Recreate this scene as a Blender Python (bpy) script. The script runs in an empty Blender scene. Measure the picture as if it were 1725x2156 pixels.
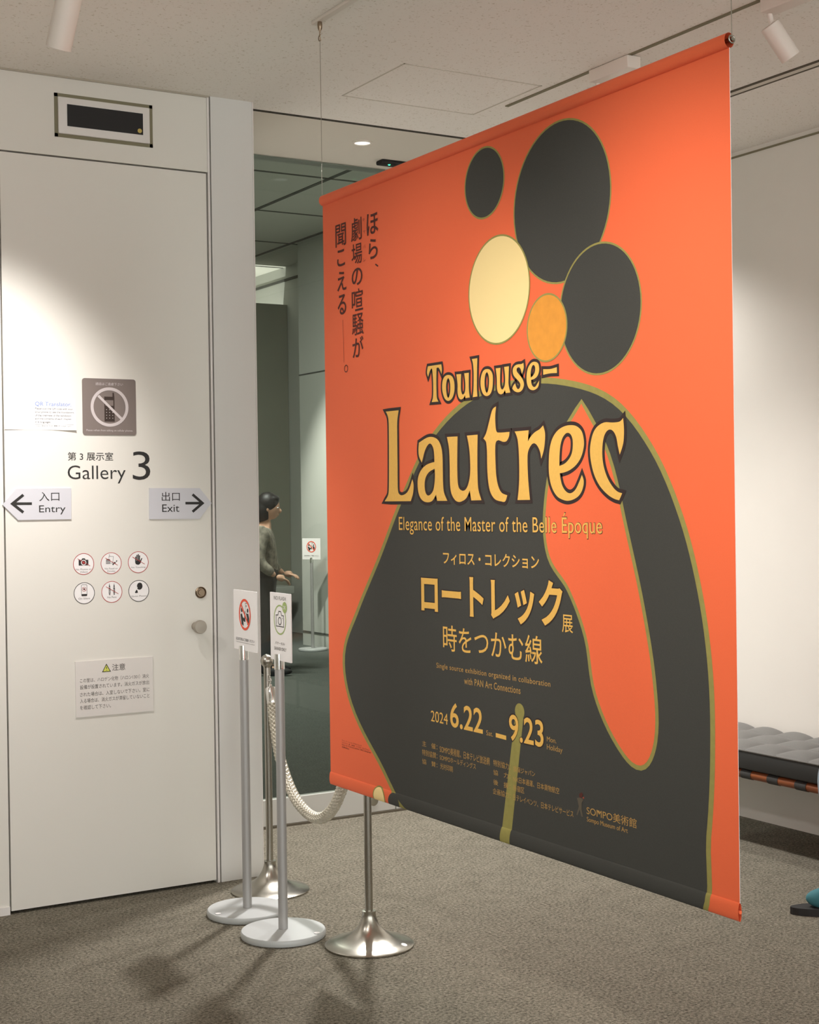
import bpy, bmesh, math, random
from mathutils import Vector, Matrix
random.seed(7)
SC = bpy.context.scene
COL = SC.collection
V = Vector
PI = math.pi

# ------------------------------------------------------------------ camera
F = 3111.14                       # focal length in pixels of the 1725 x 2156 frame
CX, CY = 862.5, 1078.0
CAMH = 1.5
ax = V((6090 - CX, -(985 - CY), -F)).normalized()      # +X: along the door wall
ay = V((-989 - CX, -(1083 - CY), -F))                   # +Y: along the banner
ay = (ay - ax * ax.dot(ay)).normalized()
az = ax.cross(ay)
ROT = Matrix((ax, ay, az))
cam = bpy.data.cameras.new('camera')
cam.sensor_fit = 'VERTICAL'
cam.sensor_height = 36.0
cam.lens = 36.0 * F / 2156.0
cam.clip_start = 0.05
camo = bpy.data.objects.new('camera', cam)
COL.objects.link(camo)
camo.matrix_world = Matrix.Translation((0, 0, CAMH)) @ ROT.to_4x4()
SC.camera = camo

# ------------------------------------------------------------------ world, exposure
SC.view_settings.view_transform = 'Standard'
SC.view_settings.look = 'None'
SC.view_settings.gamma = 1.0
SC.view_settings.use_curve_mapping = False
SC.view_settings.exposure = 0.0
w = bpy.data.worlds.new('rest_of_the_museum')
SC.world = w
w.use_nodes = True
w.node_tree.nodes['Background'].inputs[0].default_value = (0.975, 0.99, 0.975, 1)
w.node_tree.nodes['Background'].inputs[1].default_value = 3.3

def lamp(name, kind, loc, target, energy, color=(1, 0.93, 0.85), size=0.05, angle=60, blend=0.8):
    l = bpy.data.lights.new(name, kind)
    l.energy = energy
    l.color = color
    if kind == 'SPOT':
        l.spot_size = math.radians(angle); l.spot_blend = blend; l.shadow_soft_size = size
    elif kind == 'AREA':
        l.shape = 'DISK'; l.size = size
    else:
        l.shadow_soft_size = size
    o = bpy.data.objects.new(name, l)
    COL.objects.link(o)
    o.location = loc
    o.rotation_euler = (V(target) - V(loc)).to_track_quat('-Z', 'Y').to_euler()
    return o

WARM = (1.0, 0.93, 0.86)
NEUT = (1.0, 0.97, 0.95)
# track spot onto the door signs
lamp('door_wall_spot', 'SPOT', (1.37, 4.42, 2.76), (1.36, 5.437, 1.62), 158, NEUT, 0.05, 66, 1.0)
# recessed downlight and added fill of the lobby in front of the glass doors
lamp('lobby_downlight', 'SPOT', (3.234, 5.804, 3.08), (3.1, 5.4, 0), 350, NEUT, 0.08, 118, 0.7)
lamp('lobby_fill_beyond', 'SPOT', (4.35, 5.804, 3.08), (4.1, 5.4, 0), 110, NEUT, 0.04, 118, 0.7)  # unseen lamp behind the banner, added to brighten the lobby
# track spots aimed at the banner, then a fill lamp
lamp('banner_spot', 'SPOT', (0.45, 1.9, 2.95), (2.29, 2.75, 1.55), 230, WARM, 0.05, 50, 1.0)
lamp('banner_spot_far', 'SPOT', (0.75, 3.0, 2.95), (2.29, 3.8, 1.55), 75, WARM, 0.05, 55, 1.0)
lamp('stand_fill', 'SPOT', (-0.2, 4.1, 2.95), (2.24, 4.80, 1.0), 120, NEUT, 0.05, 32, 1.0)  # fill lamp added to whiten the stand signs, without a fixture
# track spots aimed at the right wall
lamp('wall_spot', 'SPOT', (3.56, 3.52, 2.86), (4.88, 4.75, 0.75), 38, NEUT, 0.04, 54, 1.0)
lamp('wall_spot_beyond', 'SPOT', (3.56, 4.5, 2.86), (4.88, 5.3, 0.9), 35, NEUT, 0.04, 54, 1.0)
# rear gallery behind the glass
lamp('rear_wall_spot', 'SPOT', (5.5, 12.7, 4.1), (7.05, 13.3, 1.4), 700, (1, 0.97, 0.92), 0.05, 40, 0.9)
lamp('rear_high_spot', 'SPOT', (7.1, 16.0, 2.4), (7.6, 15.95, 4.1), 190, (1, 0.97, 0.92), 0.05, 120, 0.8)
lamp('rear_room_lamp', 'AREA', (4.6, 11.0, 4.2), (4.6, 11.0, 0), 190, (0.98, 1.0, 0.95), 0.8)

# ------------------------------------------------------------------ photo measurements -> points on real planes
def _ray(p):
    return ROT @ V((p[0] - CX, -(p[1] - CY), -F))
def on_x(p, x):
    d = _ray(p); return V((0, 0, CAMH)) + d * (x / d.x)
def on_y(p, y):
    d = _ray(p); return V((0, 0, CAMH)) + d * (y / d.y)
def on_z(p, z):
    d = _ray(p); return V((0, 0, CAMH)) + d * ((z - CAMH) / d.z)

# ------------------------------------------------------------------ materials
def lin(c):
    c = c / 255.0
    return c / 12.92 if c <= 0.04045 else ((c + 0.055) / 1.055) ** 2.4
def rgb(r, g, b):
    return (lin(r), lin(g), lin(b), 1)

def mat(name, col, rough=0.6, metal=0.0, noise=None, bump=None, spec=None, emit=None, sheen=None):
    """noise = (scale, amount, detail): brightness variation; bump = (scale, strength, distance)"""
    m = bpy.data.materials.new(name)
    m.use_nodes = True
    nt = m.node_tree; n = nt.nodes; L = nt.links
    b = n['Principled BSDF']
    b.inputs['Roughness'].default_value = rough
    b.inputs['Metallic'].default_value = metal
    b.inputs['Base Color'].default_value = col
    if spec is not None:
        b.inputs['Specular IOR Level'].default_value = spec
    if sheen:
        b.inputs['Sheen Weight'].default_value = sheen
    tc = n.new('ShaderNodeTexCoord')
    if noise:
        t = n.new('ShaderNodeTexNoise'); t.inputs['Scale'].default_value = noise[0]
        t.inputs['Detail'].default_value = noise[2] if len(noise) > 2 else 3
        r = n.new('ShaderNodeMapRange'); r.inputs['From Min'].default_value = 0.3; r.inputs['From Max'].default_value = 0.7
        r.inputs['To Min'].default_value = 1 - noise[1]; r.inputs['To Max'].default_value = 1 + noise[1]
        x = n.new('ShaderNodeVectorMath'); x.operation = 'SCALE'; x.inputs[0].default_value = col[:3]
        L.new(tc.outputs['Object'], t.inputs['Vector']); L.new(t.outputs['Fac'], r.inputs['Value'])
        L.new(r.outputs['Result'], x.inputs['Scale']); L.new(x.outputs['Vector'], b.inputs['Base Color'])
    if bump:
        t2 = n.new('ShaderNodeTexNoise'); t2.inputs['Scale'].default_value = bump[0]; t2.inputs['Detail'].default_value = 2
        bp = n.new('ShaderNodeBump'); bp.inputs['Strength'].default_value = bump[1]; bp.inputs['Distance'].default_value = bump[2]
        L.new(tc.outputs['Object'], t2.inputs['Vector']); L.new(t2.outputs['Fac'], bp.inputs['Height'])
        L.new(bp.outputs['Normal'], b.inputs['Normal'])
    if emit:
        b.inputs['Emission Color'].default_value = emit[0]; b.inputs['Emission Strength'].default_value = emit[1]
    return m

def ceiling_mat():
    m = mat('rockwool_ceiling', rgb(243, 238, 230), 0.9, bump=(140, 0.25, 0.004))
    nt = m.node_tree; n = nt.nodes; L = nt.links; b = n['Principled BSDF']
    tc = n.new('ShaderNodeTexCoord')
    t = n.new('ShaderNodeTexNoise'); t.inputs['Scale'].default_value = 105; t.inputs['Detail'].default_value = 4
    r = n.new('ShaderNodeValToRGB')
    r.color_ramp.elements[0].position = 0.30; r.color_ramp.elements[0].color = rgb(212, 203, 188)
    r.color_ramp.elements[1].position = 0.39; r.color_ramp.elements[1].color = rgb(243, 238, 230)
    L.new(tc.outputs['Object'], t.inputs['Vector']); L.new(t.outputs['Fac'], r.inputs['Fac']); L.new(r.outputs['Color'], b.inputs['Base Color'])
    return m

def carpet_mat(name, dark, light):
    m = mat(name, light, 0.95, bump=(260, 0.9, 0.006), spec=0.1)
    nt = m.node_tree; n = nt.nodes; L = nt.links; b = n['Principled BSDF']
    tc = n.new('ShaderNodeTexCoord')
    t = n.new('ShaderNodeTexNoise'); t.inputs['Scale'].default_value = 95; t.inputs['Detail'].default_value = 8; t.inputs['Roughness'].default_value = 0.85
    t2 = n.new('ShaderNodeTexNoise'); t2.inputs['Scale'].default_value = 11; t2.inputs['Detail'].default_value = 3
    a = n.new('ShaderNodeMath'); a.operation = 'MULTIPLY_ADD'; a.inputs[1].default_value = 0.07; 
    r = n.new('ShaderNodeValToRGB')
    r.color_ramp.elements[0].position = 0.43; r.color_ramp.elements[0].color = dark
    r.color_ramp.elements[1].position = 0.64; r.color_ramp.elements[1].color = light
    L.new(tc.outputs['Object'], t.inputs['Vector']); L.new(tc.outputs['Object'], t2.inputs['Vector'])
    L.new(t2.outputs['Fac'], a.inputs[0]); L.new(t.outputs['Fac'], a.inputs[2]); L.new(a.outputs[0], r.inputs['Fac'])
    L.new(r.outputs['Color'], b.inputs['Base Color'])
    return m

def glass_mat():
    m = bpy.data.materials.new('door_glass'); m.use_nodes = True
    nt = m.node_tree; n = nt.nodes; L = nt.links
    n.remove(n['Principled BSDF'])
    tr = n.new('ShaderNodeBsdfTransparent'); tr.inputs[0].default_value = (0.86, 0.885, 0.855, 1)
    gl = n.new('ShaderNodeBsdfGlossy'); gl.inputs['Roughness'].default_value = 0.01
    fr = n.new('ShaderNodeFresnel'); fr.inputs['IOR'].default_value = 1.38
    mx = n.new('ShaderNodeMixShader')
    L.new(fr.outputs[0], mx.inputs[0]); L.new(tr.outputs[0], mx.inputs[1]); L.new(gl.outputs[0], mx.inputs[2])
    L.new(mx.outputs[0], n['Material Output'].inputs[0])
    return m

def wood_mat():
    m = mat('teak', rgb(176, 104, 54), 0.45)
    nt = m.node_tree; n = nt.nodes; L = nt.links; b = n['Principled BSDF']
    tc = n.new('ShaderNodeTexCoord'); mp = n.new('ShaderNodeMapping'); mp.inputs['Scale'].default_value = (60, 3, 60)
    t = n.new('ShaderNodeTexNoise'); t.inputs['Scale'].default_value = 1.5; t.inputs['Detail'].default_value = 5
    r = n.new('ShaderNodeValToRGB')
    r.color_ramp.elements[0].position = 0.3; r.color_ramp.elements[0].color = rgb(112, 58, 28)
    r.color_ramp.elements[1].position = 0.7; r.color_ramp.elements[1].color = rgb(150, 84, 42)
    L.new(tc.outputs['Object'], mp.inputs[0]); L.new(mp.outputs[0], t.inputs['Vector']); L.new(t.outputs['Fac'], r.inputs['Fac']); L.new(r.outputs['Color'], b.inputs['Base Color'])
    return m

M = {}
M['wall'] = mat('white_painted_wall', rgb(225, 221, 212), 0.7, noise=(3, 0.012), bump=(300, 0.05, 0.001))
M['column'] = mat('white_painted_column', rgb(218, 216, 211), 0.6, bump=(300, 0.04, 0.001))
M['door'] = mat('white_door_panel', rgb(225, 221, 212), 0.45, bump=(260, 0.04, 0.001))
M['trim'] = mat('white_trim', rgb(226, 221, 216), 0.5)
M['gap'] = mat('dark_gap', rgb(58, 52, 42), 0.9)
M['groove'] = mat('olive_groove', rgb(128, 122, 98), 0.8)
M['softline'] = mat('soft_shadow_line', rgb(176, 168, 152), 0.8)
M['slot'] = mat('air_slot', rgb(92, 84, 70), 0.9)
M['ceil'] = ceiling_mat()
M['lobbyceil'] = mat('painted_board_ceiling', rgb(216, 209, 196), 0.8, bump=(200, 0.06, 0.001))
M['carpet'] = carpet_mat('loop_carpet', rgb(68, 64, 54), rgb(160, 153, 137))
M['rearcarpet'] = carpet_mat('rear_carpet', rgb(80, 82, 77), rgb(116, 120, 114))
M['rearwall'] = mat('rear_wall_paint', rgb(196, 198, 190), 0.8, noise=(2, 0.02))
M['rearpart'] = mat('rear_partition_paint', rgb(150, 150, 134), 0.8, noise=(2, 0.03))
M['rearceil'] = mat('rear_ceiling_board', rgb(205, 206, 196), 0.9)
M['seam'] = mat('rear_ceiling_seam', rgb(84, 86, 80), 0.9)
M['glass'] = glass_mat()
M['alu'] = mat('satin_aluminium', rgb(206, 204, 198), 0.42, 0.35)
M['orange'] = mat('orange_printed_fabric', rgb(244, 108, 63), 0.75, noise=(500, 0.03), bump=(900, 0.12, 0.0006), sheen=0.05)
M['charcoal'] = mat('charcoal_print', rgb(62, 62, 58), 0.8, noise=(400, 0.10), bump=(900, 0.12, 0.0006))
M['black_ink'] = mat('near_black_print', rgb(50, 36, 34), 0.8)
M['olive'] = mat('olive_print', rgb(152, 144, 78), 0.8, noise=(60, 0.06))
M['cream'] = mat('cream_print', rgb(252, 226, 160), 0.8)
M['ochre'] = mat('ochre_print', rgb(226, 152, 56), 0.8, noise=(40, 0.05))
M['gold'] = mat('gold_print', rgb(236, 186, 92), 0.8, noise=(120, 0.03))
M['softgold'] = mat('muted_gold_print', rgb(190, 150, 84), 0.8)
M['brown'] = mat('dark_brown_print', rgb(84, 36, 28), 0.8)
M['rust'] = mat('rust_print', rgb(170, 76, 52), 0.8)
M['steel'] = mat('brushed_steel', rgb(176, 172, 162), 0.27, 1.0, bump=(120, 0.02, 0.001))
M['darksteel'] = mat('weathered_steel', rgb(150, 132, 112), 0.35, 1.0)
M['knobsteel'] = mat('satin_knob', rgb(176, 168, 156), 0.5, 0.7)
M['chrome'] = mat('chrome', rgb(235, 235, 232), 0.08, 1.0)
M['silver'] = mat('silver_painted_pole', rgb(172, 170, 168), 0.42, 0.4)
M['silverbase'] = mat('pale_silver_base', rgb(190, 192, 191), 0.5, 0.15)
M['rope'] = mat('silver_braid', rgb(206, 200, 184), 0.38, 0.55)
M['white'] = mat('white_card', rgb(240, 236, 234), 0.6)
M['paper'] = mat('white_paper', rgb(248, 246, 246), 0.7)
M['signgrey'] = mat('pale_grey_sign', rgb(206, 205, 210), 0.5)
M['phonegrey'] = mat('warm_grey_plaque', rgb(122, 110, 104), 0.5)
M['lightprint'] = mat('light_grey_print', rgb(200, 190, 188), 0.6)
M['ink'] = mat('black_lettering', rgb(40, 38, 36), 0.7)
M['greyink'] = mat('grey_lettering', rgb(112, 106, 102), 0.7)
M['blueink'] = mat('blue_lettering', rgb(112, 132, 190), 0.7)
M['redink'] = mat('red_print', rgb(176, 58, 56), 0.7)
M['brightred'] = mat('bright_red_print', rgb(236, 86, 56), 0.7)
M['green'] = mat('sage_green_print', rgb(160, 180, 110), 0.7)
M['yellow'] = mat('yellow_green_print', rgb(214, 216, 96), 0.7)
M['black'] = mat('black_panel', rgb(16, 12, 12), 0.6)
M['lampwhite'] = mat('white_lamp_paint', rgb(232, 222, 212), 0.45)
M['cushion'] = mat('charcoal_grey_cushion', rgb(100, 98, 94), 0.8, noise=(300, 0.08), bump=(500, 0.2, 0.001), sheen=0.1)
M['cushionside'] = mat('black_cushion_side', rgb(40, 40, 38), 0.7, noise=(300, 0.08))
M['strap'] = mat('dark_webbing', rgb(54, 54, 52), 0.8)
M['wood'] = wood_mat()
M['led'] = mat('green_led', (0.05, 0.6, 0.25, 1), 0.4, emit=((0.05, 0.9, 0.35, 1), 3.0))
M['lampglow'] = mat('lit_reflector', (0.9, 0.9, 0.9, 1), 0.4, emit=((1, 0.97, 0.93, 1), 0.9))
M['skin'] = mat('skin', rgb(214, 168, 140), 0.55)
M['hair'] = mat('black_hair', rgb(30, 26, 24), 0.5)
M['shirt'] = mat('pale_patterned_shirt', rgb(150, 142, 128), 0.85, noise=(22, 0.45))
M['trousers'] = mat('dark_trousers', rgb(66, 62, 58), 0.85)
M['jeans'] = mat('pale_blue_denim', rgb(128, 142, 152), 0.85, noise=(200, 0.08))
M['jumper'] = mat('grey_jumper', rgb(120, 120, 122), 0.9)
M['teal'] = mat('teal_canvas', rgb(58, 116, 124), 0.8)
M['rubber'] = mat('black_rubber', rgb(30, 28, 27), 0.7)
M['bagskin'] = M['skin']

# ------------------------------------------------------------------ object helpers
LOC = {}
def root(name, label, cat, loc=(0, 0, 0), group=None):
    o = bpy.data.objects.new(name, None)
    COL.objects.link(o)
    o.empty_display_size = 0.1
    o.location = loc
    o['label'] = label; o['category'] = cat
    if group: o['group'] = group
    LOC[o.name] = V(loc)
    return o
def tag(o, label, cat, group=None):
    o['label'] = label; o['category'] = cat
    if group: o['group'] = group
    return o

class MB:
    def __init__(s):
        s.v = []; s.f = []; s.m = []; s.mats = []; s.sm = []
    def _mi(s, m):
        if m not in s.mats: s.mats.append(m)
        return s.mats.index(m)
    def add(s, vs, fs, m, smooth=False):
        o = len(s.v); mi = s._mi(m)
        s.v += [V(p) for p in vs]
        for f in fs:
            s.f.append([i + o for i in f]); s.m.append(mi); s.sm.append(smooth)
        return s
    def box(s, a, b, m):
        x0, x1 = sorted((a[0], b[0])); y0, y1 = sorted((a[1], b[1])); z0, z1 = sorted((a[2], b[2]))
        vs = [(x0,y0,z0),(x1,y0,z0),(x1,y1,z0),(x0,y1,z0),(x0,y0,z1),(x1,y0,z1),(x1,y1,z1),(x0,y1,z1)]
        return s.add(vs, [(3,2,1,0),(4,5,6,7),(0,1,5,4),(1,2,6,5),(2,3,7,6),(3,0,4,7)], m)
    def bbox(s, a, b, m, bev=0.005, seg=3):
        bm = bmesh.new(); bmesh.ops.create_cube(bm, size=1.0)
        c = (V(a) + V(b)) / 2; d = V(b) - V(a)
        for v in bm.verts: v.co = V((c.x + v.co.x * abs(d.x), c.y + v.co.y * abs(d.y), c.z + v.co.z * abs(d.z)))
        bmesh.ops.bevel(bm, geom=bm.edges[:], offset=bev, segments=seg, affect='EDGES', profile=0.5)
        return s.bm(bm, m, True)
    def bm(s, bm, m, smooth=False):
        bm.verts.index_update()
        s.add([v.co.copy() for v in bm.verts], [[v.index for v in f.verts] for f in bm.faces], m, smooth)
        bm.free(); return s
    def lathe(s, prof, m, origin=(0,0,0), axis=(0,0,1), n=40, smooth=True, cap=True):
        """prof: list of (radius, height)"""
        q = V((0,0,1)).rotation_difference(V(axis).normalized())
        vs = []; fs = []; P = [prof[0]]; brk = set()
        for i in range(1, len(prof)):
            if smooth and 1 <= i < len(prof) - 1:
                d0 = V((prof[i][0]-prof[i-1][0], prof[i][1]-prof[i-1][1])); d1 = V((prof[i+1][0]-prof[i][0], prof[i+1][1]-prof[i][1]))
                P.append(prof[i])
                if d0.length > 1e-7 and d1.length > 1e-7 and d0.angle(d1) > math.radians(38):
                    brk.add(len(P) - 1); P.append(prof[i])
            else: P.append(prof[i])
        prof = P
        for r, h in prof:
            for k in range(n):
                a = 2 * PI * k / n
                vs.append(V(origin) + q @ V((r * math.cos(a), r * math.sin(a), h)))
        for i in range(len(prof) - 1):
            if i in brk: continue
            for k in range(n):
                fs.append((i*n+k, i*n+(k+1)%n, (i+1)*n+(k+1)%n, (i+1)*n+k))
        s.add(vs, fs, m, smooth)
        if cap:
            if prof[0][0] > 1e-5: s.add(vs[:n], [list(range(n))[::-1]], m)
            if prof[-1][0] > 1e-5: s.add(vs[-n:], [list(range(n))], m)
        return s
    def cyl(s, a, b, r, m, n=24, r2=None, smooth=True):
        a = V(a); b = V(b); L = (b - a).length
        return s.lathe([(r, 0), (r if r2 is None else r2, L)], m, a, b - a, n, smooth)
    def tube(s, pts, r, m, n=12, closed=False, rad=None, smooth=True):
        pts = [V(p) for p in pts]; N = len(pts); vs = []; fs = []
        up = None
        for i in range(N):
            if closed: t = pts[(i+1) % N] - pts[i-1]
            else: t = pts[min(i+1, N-1)] - pts[max(i-1, 0)]
            t.normalize()
            if up is None:
                up = V((0,0,1)) if abs(t.z) < 0.9 else V((1,0,0))
            x = (up - t * up.dot(t)).normalized(); y = t.cross(x); up = x
            for k in range(n):
                a = 2 * PI * k / n
                rr = rad(i, k) if rad else r
                vs.append(pts[i] + (x * math.cos(a) + y * math.sin(a)) * rr)
        for i in range(N if closed else N - 1):
            j = (i + 1) % N
            for k in range(n):
                fs.append((i*n+k, i*n+(k+1)%n, j*n+(k+1)%n, j*n+k))
        s.add(vs, fs, m, smooth)
        if not closed:
            s.add(vs[:n], [list(range(n))[::-1]], m); s.add(vs[-n:], [list(range(n))], m)
        return s
    def ell(s, c, r, m, R=None, n=24):
        bm = bmesh.new(); bmesh.ops.create_uvsphere(bm, u_segments=n, v_segments=n // 2 + 2, radius=1)
        for v in bm.verts:
            p = V((v.co.x * r[0], v.co.y * r[1], v.co.z * r[2]))
            if R: p = R @ p
            v.co = V(c) + p
        return s.bm(bm, m, True)
    def build(s, name, parent=None, kind=None, label=None):
        me = bpy.data.meshes.new(name)
        off = V((0,0,0))
        if parent is not None: off = LOC.get(parent.name, V((0,0,0)))
        me.from_pydata([v - off for v in s.v], [], s.f)
        for m in s.mats: me.materials.append(M[m] if isinstance(m, str) else m)
        for i, p in enumerate(me.polygons):
            p.material_index = s.m[i]; p.use_smooth = s.sm[i]
        me.update()
        o = bpy.data.objects.new(name, me); COL.objects.link(o)
        if parent is not None:
            o.parent = parent; LOC[o.name] = off
        else:
            LOC[o.name] = V((0,0,0))
        if kind: o['kind'] = kind
        if label: o['label'] = label
        return o

def recentre(o):
    """put the origin of a single-mesh thing at its base"""
    me = o.data
    c = V((0,0,0)); zmin = 1e9
    for v in me.vertices: c += v.co; zmin = min(zmin, v.co.z)
    c /= len(me.vertices); c.z = zmin
    for v in me.vertices: v.co -= c
    o.location = c
    return o

def struct(mb, name):
    return mb.build(name, kind='structure')

# ---- flat outlines and lettering
def smooth_poly(pts, steps=5, ang=50):
    n = len(pts); out = []
    P = [V((p[0], p[1])) for p in pts]
    def corner(i):
        a = P[i] - P[i-1]; b = P[(i+1) % n] - P[i]
        if a.length < 1e-9 or b.length < 1e-9: return True
        return a.angle(b) > math.radians(ang)
    cs = [corner(i) for i in range(n)]
    for i in range(n):
        p0, p1, p2, p3 = P[i-1], P[i], P[(i+1) % n], P[(i+2) % n]
        L = (p2 - p1).length
        m1 = (p2 - p1) if cs[i] else (p2 - p0) * 0.5
        m2 = (p2 - p1) if cs[(i+1) % n] else (p3 - p1) * 0.5
        if m1.length > 1e-9: m1 = m1.normalized() * L
        if m2.length > 1e-9: m2 = m2.normalized() * L
        for k in range(steps):
            t = k / steps; t2 = t*t; t3 = t2*t
            out.append((2*t3-3*t2+1)*p1 + (t3-2*t2+t)*m1 + (-2*t3+3*t2)*p2 + (t3-t2)*m2)
    return out

def _mesh_of_curve(cu):
    o = bpy.data.objects.new('tmp', cu); COL.objects.link(o)
    dg = bpy.context.evaluated_depsgraph_get(); dg.update()
    me = bpy.data.meshes.new_from_object(o.evaluated_get(dg))
    vs = [(v.co.x, v.co.y) for v in me.vertices]; fs = [list(p.vertices) for p in me.polygons]
    bpy.data.meshes.remove(me); bpy.data.objects.remove(o); bpy.data.curves.remove(cu)
    return vs, fs

def fill(contours):
    """planar fill of outlines with holes -> (verts2d, faces)"""
    S = 1.0
    ext = max(max(abs(c[0]) + abs(c[1]) for c in ct) for ct in contours)
    if ext < 1: S = 10.0
    cu = bpy.data.curves.new('tmp', 'CURVE'); cu.dimensions = '2D'; cu.fill_mode = 'BOTH'
    for ct in contours:
        sp = cu.splines.new('POLY'); sp.points.add(len(ct) - 1)
        for p, c in zip(sp.points, ct): p.co = (c[0] * S, c[1] * S, 0, 1)
        sp.use_cyclic_u = True
    vs, fs = _mesh_of_curve(cu)
    return [(x / S, y / S) for x, y in vs], fs

_TC = {}
def glyphs(body, off=0.0, space=1.0, line=1.0, align='LEFT'):
    k = (body, off, space, line, align)
    if k not in _TC:
        cu = bpy.data.curves.new('tmp', 'FONT'); cu.body = body; cu.offset = off; cu.resolution_u = 4
        cu.space_character = space; cu.space_line = line; cu.align_x = align; cu.fill_mode = 'FRONT'
        _TC[k] = _mesh_of_curve(cu)
    return _TC[k]
def fitted(body, x0, x1, y0, y1, off=0.0, space=1.0):
    vs, fs = glyphs(body, off, space)
    ax_ = min(p[0] for p in vs); bx_ = max(p[0] for p in vs); ay_ = min(p[1] for p in vs); by_ = max(p[1] for p in vs)
    return [(x0 + (p[0]-ax_) / (bx_-ax_) * (x1-x0), y0 + (p[1]-ay_) / max(by_-ay_, 1e-6) * (y1-y0)) for p in vs], fs

def stroke(pts, r, closed=False, inner=None):
    """flat mitred ribbon around a line -> (verts2d, faces); inner: half width on the right-hand side"""
    P = []
    for p in pts:
        q = V((p[0], p[1]))
        if not P or (q - P[-1]).length > r * 0.02: P.append(q)
    if closed and (P[0] - P[-1]).length < r * 0.02: P.pop()
    n = len(P); inner = r if inner is None else inner
    vs = []; fs = []
    for k in range(n):
        a = (P[k] - P[k-1]) if (closed or k > 0) else (P[1] - P[0])
        b = (P[(k+1) % n] - P[k]) if (closed or k < n - 1) else a
        a = a.normalized(); b = b.normalized()
        na = V((-a.y, a.x)); nb = V((-b.y, b.x)); m = na + nb
        if m.length < 0.2: m = na
        m.normalize(); L = 1.0 / max(m.dot(na), 0.45)
        vs += [P[k] + m * r * L, P[k] - m * inner * L]
    for k in range(n if closed else n - 1):
        q = (k + 1) % n
        fs.append((2*k, 2*k+1, 2*q+1, 2*q))
    return vs, fs
def disc(c, r, n=40, ry=None):
    ry = r if ry is None else ry
    return [(c[0] + r*math.cos(2*PI*k/n), c[1] + ry*math.sin(2*PI*k/n)) for k in range(n)]
def ring(c, r, w, n=48):
    vs = disc(c, r, n) + disc(c, r - w, n)
    return vs, [(k, (k+1) % n, n + (k+1) % n, n + k) for k in range(n)]
def poly(pts):
    return fill([pts])
def rect(x0, y0, x1, y1):
    return [(x0,y0),(x1,y0),(x1,y1),(x0,y1)], [(0,1,2,3)]
def rrect(x0, y0, x1, y1, r, n=6):
    pts = []
    for cx, cy, a0 in ((x1-r, y1-r, 0), (x0+r, y1-r, 90), (x0+r, y0+r, 180), (x1-r, y0+r, 270)):
        for k in range(n + 1):
            a = math.radians(a0 + 90 * k / n); pts.append((cx + r*math.cos(a), cy + r*math.sin(a)))
    return pts
def slab(mb, pts, mp, d0, d1, m):
    """solid plate: outline pts at depth d1 (front) and d0 (back)"""
    n = len(pts)
    vs = [mp(p[0], p[1], d0) for p in pts] + [mp(p[0], p[1], d1) for p in pts]
    mb.add(vs, [list(range(n))[::-1], list(range(n, 2*n))] + [(k, (k+1) % n, n + (k+1) % n, n + k) for k in range(n)], m)

# ================================================================== SETTING
WY = 5.437          # door wall
GY = 6.225          # glass wall
RX = 4.88           # right wall
CZ = 3.119          # ceiling
struct(MB().box((-5, -4, -0.1), (RX + 0.1, GY, 0), 'carpet'), 'floor')
struct(MB().box((-5, -4, CZ), (RX + 0.1, GY + 0.02, CZ + 0.12), 'ceil'), 'ceiling')
struct(MB().box((2.52, 5.545, CZ - 0.0015), (RX, GY + 0.005, CZ), 'lobbyceil'), 'trim_1')            # board ceiling by the glass
struct(MB().box((2.53, 5.523, CZ - 0.002), (RX, 5.545, CZ), 'gap'), 'trim_2')                         # slot in the ceiling
# door wall, with the opening of the door
wl = MB()
wl.box((-5, WY, 0), (1.497, WY + 0.14, CZ), 'wall')
wl.box((1.497, WY, 2.818), (2.334, WY + 0.14, CZ), 'wall')
wl.box((1.497, WY + 0.07, 0), (2.334, WY + 0.14, 2.818), 'gap')
struct(wl, 'wall_left')
struct(MB().box((2.340, WY - 0.004, 0), (2.522, GY, CZ), 'column'), 'wall_middle')
struct(MB().box((2.334, WY + 0.012, 0), (2.340, WY + 0.14, CZ), 'groove'), 'trim_3')
struct(MB().box((-5, WY - 0.006, 0), (1.497, WY, 0.03), 'trim'), 'baseboard_left')
struct(MB().box((-5, WY - 0.006, CZ - 0.007), (2.334, WY, CZ), 'softline'), 'trim_4')
struct(MB().box((2.325, WY - 0.005, 0), (2.3335, WY + 0.05, CZ - 0.001), 'trim'), 'trim_5')            # frame of the door
struct(MB().box((2.5205, WY - 0.007, 0.0), (2.5245, WY + 0.02, CZ), 'trim'), 'trim_6')
struct(MB().box((-5.1, -4, 0), (-5, WY, CZ), 'wall'), 'wall_side_blocker')  # unseen wall, added to cut the ambient light on the banner
struct(MB().box((RX, -4, 0), (RX + 0.12, GY + 0.1, CZ), 'wall'), 'wall_right')
struct(MB().box((RX - 0.006, -4, CZ - 0.028), (RX, GY, CZ - 0.020), 'groove'), 'trim_7')
# air slots in the ceiling near the right wall
struct(MB().box((4.130, -4, CZ - 0.003), (4.146, 5.40, CZ), 'slot').box((4.146, -4, CZ - 0.0035), (4.174, 5.40, CZ), 'lobbyceil').box((4.174, -4, CZ - 0.003), (4.190, 5.40, CZ), 'slot'), 'trim_8')
# recessed lighting track
struct(MB().box((3.458, 1.0, CZ - 0.004), (3.474, 5.0, CZ), 'groove'), 'trim_9')
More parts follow.
